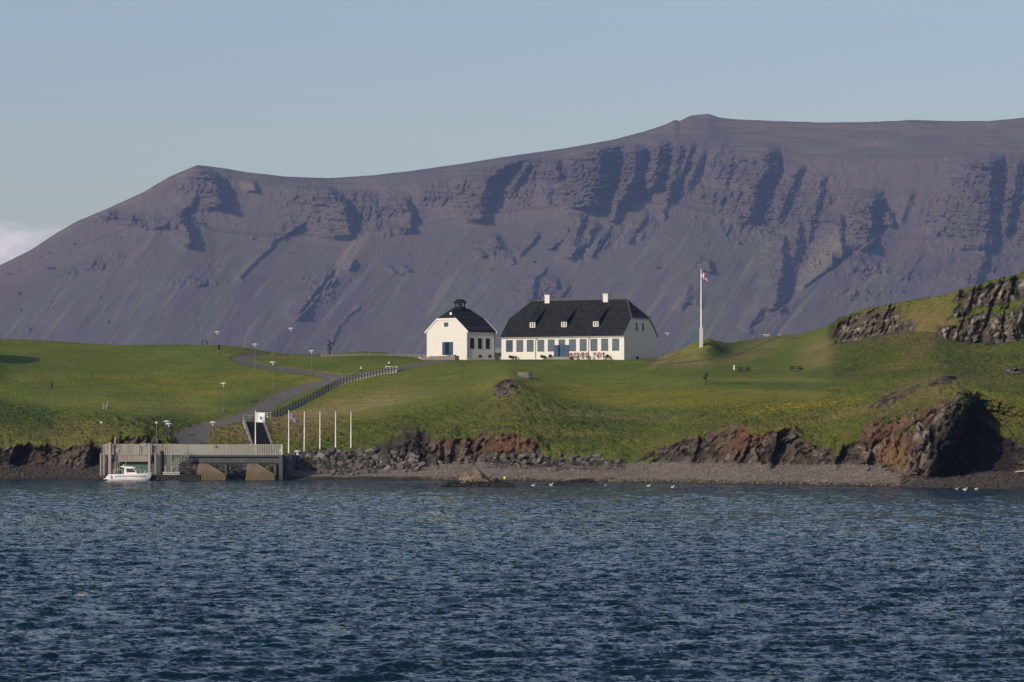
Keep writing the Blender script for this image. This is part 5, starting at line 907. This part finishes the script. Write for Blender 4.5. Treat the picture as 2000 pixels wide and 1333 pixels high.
b = MB(); [b.tube((q(x), .3, .9), (q(x+dx), .4, 2.5), .07, n=6) for x, dx in ((321.5, 1), (324, .2), (332.5, 3.8), (335.5, 2.6), (344, .2), (347.5, 0))]; [b.tube((q(x), .38, z), (q(x+3), .4, z), .06, n=6) for x in (321.2, 344) for z in (1.2, 2.5)]; b.build('guard_frame', M['rail'], r)
r = empty('tyre_fender', (J(199, 701.5), 701.5, 0), 0, 'pair of black tyres on a float at the left jetty corner', 'fender'); MB().lathe([(.9,-.3),(.9,.22),(.8,.3)], 14).build('float', M['rubber'], r)
for x in (-.5, .5): tyre(r, (x, -.95, .45))
# motor boat
def boat():
    yd = 697.5; r = empty('motor_boat', (J(212, yd), yd, 0), 0, 'small white cabin motor boat moored at the jetty', 'boat'); Lb = 7.35
    st = []; n = 18; h = MB(); rows = []
    for i in range(n+1):
        u = i/n; x = u*Lb; hb = 1.15*(1-max(0, (u-.55)/.45)**2.2)*(0.9+.1*min(1, u*4)); zg = 1.02+.10*u+.28*max(0, u-.5)**1.2*1.6; rake = 0.85*u**6
        ring = []
        for (w_, z, dx) in ((0, -.35, -.9), (.72, -.12, -.55), (.95, .28, -.22), (1.0, .62, -.08), (1.02, zg, 0), (.86, zg+.04, 0)):
            ring.append((x+rake*dx*1.4, w_*hb, z))
        rows.append([(a, -b_, c) for a, b_, c in ring]+[(a, b_, c) for a, b_, c in reversed(ring)])
    m_ = len(rows[0]); vs = [p for rw in rows for p in rw]; fs = [(i*m_+j, (i+1)*m_+j, (i+1)*m_+(j+1) % m_, i*m_+(j+1) % m_) for i in range(n) for j in range(m_)]; fs += [tuple(range(m_-1, -1, -1)), tuple(n*m_+k for k in range(m_))]
    h.add(vs, fs); hl = h.build('hull', M['gel'], r, smooth=False)
    b = MB(); pr = []
    for i in range(3, n-1):
        u = i/n; x = u*Lb; hb = 1.15*(1-max(0, (u-.55)/.45)**2.2); pr.append((x-.1*u**6, -hb*1.0-.015, .48+.12*math.sin(u*3)))
    for p, q2 in zip(pr, pr[1:]): b.add([p, q2, (q2[0], q2[1], q2[2]+.26), (p[0], p[1], p[2]+.26), (p[0], p[1]+.05, p[2]), (q2[0], q2[1]+.05, q2[2]), (q2[0], q2[1]+.05, q2[2]+.26), (p[0], p[1]+.05, p[2]+.26)], [(0,1,2,3),(7,6,5,4),(0,4,5,1),(2,6,7,3)])
    b.build('hull_stripe', M['gelb'], hl)
    MB().prism([(2.75,1.0),(5.1,1.05),(4.75,1.55),(4.15,2.15),(2.95,2.15)], -.8, .8, 'y').build('cabin', M['gel'], r)
    for y in (-.83, .81): MB().prism([(3.2,1.35),(4.75,1.4),(4.2,2.02),(3.1,2.02)], y, y+.02, 'y').build('cabin_window', M['glassd'], r)
    MB().prism([(2.05,2.34),(2.2,2.46),(4.0,2.36),(4.75,2.16),(4.6,2.08),(3.9,2.14),(2.4,2.24)], -.88, .88, 'y').build('cabin_roof', M['gel'], r)
    MB().prism([(2.72,1.0),(3.1,1.0),(3.0,2.2),(2.8,2.2)], -.86, -.78, 'y').build('roof_pillar', M['gel'], r)
    def rails(pts, name):
        b = MB()
        for a, c in zip(pts, pts[1:]): b.tube(a, c, .022, n=5)
        return b.build(name, M['lampw'], r)
    rails([(.95,-1.0,1.0),(.95,-1.0,1.85),(2.35,-1.0,1.85),(2.35,-1.0,1.05)], 'stern_rail'); rails([(.95,1.0,1.0),(.95,1.0,1.85),(2.35,1.0,1.85),(2.35,1.0,1.05)], 'stern_rail'); rails([(1.65,-1.0,1.0),(1.65,-1.0,1.85)], 'stern_rail')
    rails([(4.8,-.85,1.1),(4.85,-.85,1.85),(5.5,-.75,1.85),(5.5,-.75,1.15)], 'bow_rail'); rails([(6.1,-.5,1.3),(6.35,-.4,1.75),(6.6,0,1.7),(6.35,.4,1.75),(6.1,.5,1.3)], 'bow_rail')
    MB().tube((3.0,0,2.4), (2.95,0,3.5), .02).build('aerial', M['lampw'], r); MB().tube((2.6,0,2.42), (2.6,0,2.75), .05).box(2.45, 2.75, -.1, .1, 2.6, 2.68).build('light_mast', M['lampw'], r)
    MB().box(-.75, -.05, -.5, .5, .22, .34).box(-.35, -.02, -.22, .22, .34, .7).build('swim_step', M['gel'], r)
    MB().prism([(-.42,.1),(-.05,.1),(-.05,1.3),(-.3,1.35),(-.5,1.1)], -.2, .2, 'y').build('outboard_motor', M['wood'], r)
    MB().lathe([(.05,0),(.14,.15),(.14,.4),(.05,.55)], 8, (.6, -1.2, .35)).build('fender', M['gelb'], r)
boat()
# quay block behind the jetty end
o = MB().box(J(546,711), J(572,711), 706, 726, -2, 4.22).box(J(546,711), J(601,711), 726, 741, -2, 4.22).build('quay', M['concd']); tag(o, 'dark concrete quay block at the landward end of the jetty', 'quay')
g = pix(581.5, 886, 717); g.z = 4.22; r = empty('mooring_mushroom', g, 0, 'white mushroom-shaped cap between two flagpoles on the quay', 'bollard'); MB().lathe([(.22,0),(.18,.45)], 10).build('stem', M['lampw'], r); MB().lathe([(.2,.45),(.62,.62),(.55,.75),(.15,.86)], 14).build('cap', M['lampw'], r, smooth=True)

# ------------------------------------------------------------------ boulders, islet, reef
def hull_rock(seed, sx_=1, sy_=1, sz_=.8, n=16, jitter=.25, cuts=1):
    rr = random.Random(seed); bm = bmesh.new()
    for k in range(n):
        v = Vector((rr.gauss(0, 1), rr.gauss(0, 1), rr.gauss(0, 1))).normalized()*(1-jitter*rr.random()); bm.verts.new((v.x*sx_, v.y*sy_, v.z*sz_))
    res = bmesh.ops.convex_hull(bm, input=bm.verts); bmesh.ops.delete(bm, geom=[v for v in bm.verts if not v.link_faces], context='VERTS')
    bmesh.ops.bevel(bm, geom=list(bm.edges), offset=.05, segments=1, affect='EDGES', clamp_overlap=True)
    me = bpy.data.meshes.new('boulder'); bm.to_mesh(me); bm.free(); return me
RM = []
for k in range(12):
    me = hull_rock(50+k, 1, .85, random.Random(k).uniform(.6, .95)); me.materials.append(M['rock'] if k % 4 else mat('pale_boulder', (.19, .165, .14), .95, .4, .9, bump=.8)); RM.append(me)
def riprap(n, regfn, smin, smax, label, group, seed, steps=7):
    rr = random.Random(seed); done = []; c = 0; tries = 0
    while c < n and tries < n*60:
        tries += 1; px, py = regfn(rr); s = smin*.75+(smax*1.25-smin*.75)*rr.random()**1.8
        if any((px-a)**2+(1.25*(py-b_))**2 < (4.1*(s+t))**2 for a, b_, t in done): continue
        done.append((px, py, s)); g = at(px, py); o = bpy.data.objects.new('boulder', RM[rr.randrange(12)]); COL.objects.link(o)
        o.location = g+Vector((0, -.15, .30*s)); o.scale = (s*rr.uniform(.8, 1.15), s*rr.uniform(.8, 1.1), s*rr.uniform(.75, 1.05)); o.rotation_euler = (rr.uniform(-.5, .5), rr.uniform(-.5, .5), rr.uniform(0, 6.28))
        tag(o, label, 'boulder', group); c += 1
    return c
def regA(rr):
    px = rr.uniform(570, 822); t = np.interp(px, [570, 600, 700, 760, 822], [884, 882, 881, 883, 890]); b_ = np.interp(px, [570, 600, 640, 700, 780, 822], [912, 925, 929, 928, 924, 923]); return px, rr.uniform(t, b_)
def regB(rr):
    px = rr.uniform(938, 1214); t = np.interp(px, [938, 960, 1000, 1060, 1110, 1150, 1214], [898, 888, 885, 890, 892, 892, 896]); b_ = np.interp(px, [938, 990, 1055, 1075, 1140, 1200, 1214], [908, 908, 910, 921, 920, 913, 908]); return px, rr.uniform(t, b_)
riprap(150, regA, .58, 1.15, 'grey angular boulder in the riprap heap below the bare flagpoles', 'riprap boulders below the flagpoles', 3)
riprap(95, regB, .50, .95, 'grey boulder in the broken band at the top of the middle beach', 'boulders along the middle beach', 5)
for i, (px, py, s, l) in enumerate([(857,905,.8,'flat grey boulder lying alone at the top of the beach'),(872,906,.55,'small flat boulder right of the lone flat one'),(893,906,.95,'long flat boulder on the beach below the brown scarp'),(921,903,.9,'rounded brown boulder left of the boulder band'),(1255,915,.6,'dark boulder at the right end of the beach band'),(1705,905,.7,'pale boulder by the cave-like notch'),(1720,912,1.3,'dark block standing in the notch of the right bluff')]):
    g = at(px, py); o = bpy.data.objects.new('boulder', RM[i]); COL.objects.link(o); o.location = g+Vector((0, 0, .1)); o.scale = (s*1.3, s, s*.7); o.rotation_euler.z = i*1.3; tag(o, l, 'boulder')
def lumpy(name, prof, m, label, cat, yd, seed, depth=5.0, amp=.35, slant=.6):
    """a rock rising from the water: half-outline given in photo pixels, with real depth"""
    xs = [p[0] for p in prof]; hs = [(p[1])/F*yd for p in prof]; nx, ny = 150, 60; U = np.linspace(xs[0], xs[-1], nx); V = np.linspace(-1, 1, ny)
    X = np.repeat(((U-1000)/F*yd)[None], ny, 0); Y = yd+V[:, None]*depth/2+0*X; H = np.interp(U, xs, hs)[None]*np.clip(1-V[:, None]**2, 0, 1)**.6
    d, v = cell((X+.5*H*slant)/.7, (Y*.5+H)/.9, seed); Z = H*1.12+(.4*amp*fbm(X/1.2, Y/1.2, 4, seed)+amp*(v-.4)-amp*.4*d)*np.clip(H/.8, 0, 1)+.10
    o = grid_mesh(name, X+0.35*amp*fbm(Z/.5, Y/.8, 3, seed+3), Y-amp*.8*(v-.3), Z, m, smooth=False); return tag(o, label, cat)
g0 = lumpy('rock_islet', [(870,-4),(880,2),(892,5),(900,13),(912,19),(925,24),(932,25),(942,20),(950,13),(965,9),(980,4),(996,1),(1002,-4)], M['rocki'], 'craggy brown rock islet in the water off the beach', 'islet', 622, 7, 7, 1.05)
lumpy('weed_skirt', [(862,-3),(874,7),(900,9),(940,8),(960,11),(985,8),(1002,4),(1010,-3)], M['weed'], 'dark seaweed-covered foot of the brown rock islet', 'rock', 619.5, 8, 4, .4)
lumpy('low_reef', [(1066,0),(1080,3.5),(1095,5),(1110,6),(1125,9),(1140,8),(1155,9),(1163,5),(1172,-1)], M['weed'], 'low dark weedy reef just awash off the middle beach', 'reef', 640, 9, 4, .3)
# pebbles and rubble: too many to count
def pebbles(name, n, regfn, smin, smax, m, label, seed):
    rr = random.Random(seed); V = []; Fc = []; base = []
    for k in range(6):
        bm = bmesh.new(); r2 = random.Random(k+seed)
        for _ in range(9): v = Vector((r2.gauss(0, 1), r2.gauss(0, 1), r2.gauss(0, 1))).normalized(); bm.verts.new((v.x, v.y, v.z*.7))
        bmesh.ops.convex_hull(bm, input=bm.verts); bm.verts.index_update(); base.append((np.array([v.co[:] for v in bm.verts]), [[v.index for v in f.verts] for f in bm.faces])); bm.free()
    for k in range(n):
        px, py = regfn(rr); g = at(px, py); s = rr.uniform(smin, smax)*rr.choice((.7, 1, 1, 1.5)); vb, fb = base[k % 6]; a = rr.uniform(0, 6.28); c, s_ = math.cos(a), math.sin(a); b0 = len(V)
        for x, y, z in vb: V.append((g.x+s*(c*x-s_*y), g.y+s*(s_*x+c*y), g.z+s*z+.03))
        Fc += [tuple(b0+i for i in f) for f in fb]
    me = bpy.data.meshes.new(name); me.from_pydata(V, [], Fc); me.materials.append(m); o = bpy.data.objects.new(name, me); COL.objects.link(o); tag(o, label, kind='stuff'); return o
def beach(rr):
    px = rr.uniform(820, 1790); t = np.interp(px, [820, 1000, 1060, 1200, 1300, 1500, 1700, 1790], [912, 906, 914, 908, 905, 908, 909, 925]); b_ = np.interp(px, [820, 1000, 1250, 1480, 1700, 1790], [937, 938.5, 942, 946, 949, 951]); return px, rr.uniform(t, b_)
def left_rub(rr): px = rr.uniform(-60, 200); return px, rr.uniform(909, 933.5)
def right_rub(rr): px = rr.uniform(1760, 2080); return px, rr.uniform(930, 954)
def under(rr): px = rr.uniform(340, 570); return px, rr.uniform(893, 932)
pebbles('beach_pebbles', 7000, beach, .07, .20, mat('pebble', (.19, .155, .13), .95, .5, .35), 'grey brown pebbles covering the long beach', 21)
pebbles('shore_rubble', 1500, left_rub, .16, .38, M['rockd'], 'dark wet rubble along the left shore', 22)
pebbles('shore_rubble', 1500, right_rub, .15, .42, M['rockd'], 'dark rubble at the foot of the black rock', 23)
pebbles('jetty_rubble', 900, under, .18, .50, M['rockd'], 'dark rubble under the jetty bridge', 24)
def knoll(rr): a = rr.uniform(0, 6.28); q2 = math.sqrt(rr.random()); return 987+24*q2*math.cos(a), 767+9*q2*math.sin(a)
pebbles('knoll_stones', 60, knoll, .18, .45, M['rock'], 'loose grey stones on top of the grassy knoll', 25)
# gulls and floats
def gull(px, py, l, s=1.0, ground_=False):
    s = s*.62
    yd = CAMZ*F/(py-HZ) if not ground_ else None; loc = Vector(((px-1000)/F*yd, yd, 0)) if yd else at(px, py)
    r = empty('gull', loc, random.uniform(-.6, .6), l, 'gull', 'white gulls off the beach'); b = MB(); prof = [(-.32,.01,.16),(-.2,.07,.14),(-.05,.12,.12),(.1,.12,.12),(.2,.08,.15),(.26,.05,.2)]; n = 8
    vs = [(x*s, rr*math.cos(2*math.pi*k/n)*s, (z+rr*.8*math.sin(2*math.pi*k/n))*s) for x, rr, z in prof for k in range(n)]; b.add(vs, [(i*n+k, i*n+(k+1) % n, (i+1)*n+(k+1) % n, (i+1)*n+k) for i in range(5) for k in range(n)]+[tuple(range(n)), tuple(range(5*n, 6*n))])
    b.tube((.22*s,0,.18*s), (.27*s,0,.34*s), .045*s, .035*s, 6).lathe([(.01,-.055*s),(.06*s,-.02*s),(.055*s,.03*s),(.01,.055*s)], 8, (.28*s, 0, .36*s)); b.build('body', M['bird'], r, smooth=True)
    MB().prism([(-.34,.17),(.12,.15),(.08,.26),(-.1,.26)], -.13, .13, 'y').build('folded_wings', M['birdg'], r).scale = (s, s, s); MB().tube((.33*s,0,.36*s), (.41*s,0,.345*s), .016, .004, 5).build('beak', M['yellow'], r)
for px, py, l, s in [(1041,950,'white gull on the water right of the brown islet',1.5),(1076,948.8,'white gull floating at the left end of the low reef',1.8),(1107,947,'white gull resting above the middle of the low reef',1.2),(1182,950,'white gull just past the right end of the low reef',1.2),(1266,951,'white gull floating alone below the middle beach',1.6),(1313,953,'white gull floating below the start of the right bluff',1.5),(1868,957.5,'white gull afloat below the black rock, first of three',1.5),(1884,958.5,'larger white gull, middle of three below the black rock',1.8),(1906,957,'white gull, last of three below the black rock',1.4)]: gull(px, py, l, s)
gull(1161, 893, 'white gull standing on the boulders of the middle beach', 1.9, True); gull(1168, 892, 'second white gull beside it on the boulders', 1.9, True)
r = empty('float_buoy', Vector(((986-1000)/F*690, 690, .1)), 0, 'yellow green float at the water edge above the islet', 'buoy'); r.location = at(986, 937.5)+Vector((0, -.3, .25)); MB().lathe([(.03,-.3),(.2,-.2),(.28,0),(.2,.2),(.03,.3)], 12).build('float', M['yellow'], r, smooth=True); MB().tube((0,0,.3), (0,0,.42), .04).build('eyelet', M['galv'], r)
g = at(1995, 925); o = MB().path([(-1.0,0,0),(-.2,.1,.12),(.6,-.1,.1),(1.4,.1,.2)], .1, 7).tube((.3,0,.1), (.5,.3,.5), .05, .02).build('driftwood', mat('bleached_wood', (.5,.42,.34), .9, .15)); o.location = g+Vector((0,0,.2)); tag(o, 'bleached driftwood log on the rubble at the right edge', 'driftwood')
# ------------------------------------------------------------------ the air between here and the mountain
def haze():
    me = bpy.data.meshes.new('haze'); bm = bmesh.new(); bmesh.ops.create_cube(bm, size=1)
    x0, x1, y0, y1, z0, z1 = -6000, 6000, -500, 11600, -6, 1150
    for v in bm.verts: v.co = Vector((x0 if v.co.x < 0 else x1, y0 if v.co.y < 0 else y1, z0 if v.co.z < 0 else z1))
    bm.to_mesh(me); bm.free(); m = bpy.data.materials.new('haze_air'); m.use_nodes = True; t = m.node_tree; t.nodes.clear()
    v = t.nodes.new('ShaderNodeVolumePrincipled'); v.inputs['Color'].default_value = HAZE_COL+(1,); v.inputs['Density'].default_value = HAZE_DEN; v.inputs['Anisotropy'].default_value = 0.0
    o = t.nodes.new('ShaderNodeOutputMaterial'); t.links.new(v.outputs[0], o.inputs['Volume']); me.materials.append(m)
    ob = bpy.data.objects.new('haze', me); COL.objects.link(ob); tag(ob, 'thin blue haze between the shore and the mountain', 'haze', kind='stuff')
HAZE_COL, HAZE_DEN = (.37, .53, 1.0), 4.3e-5
haze()
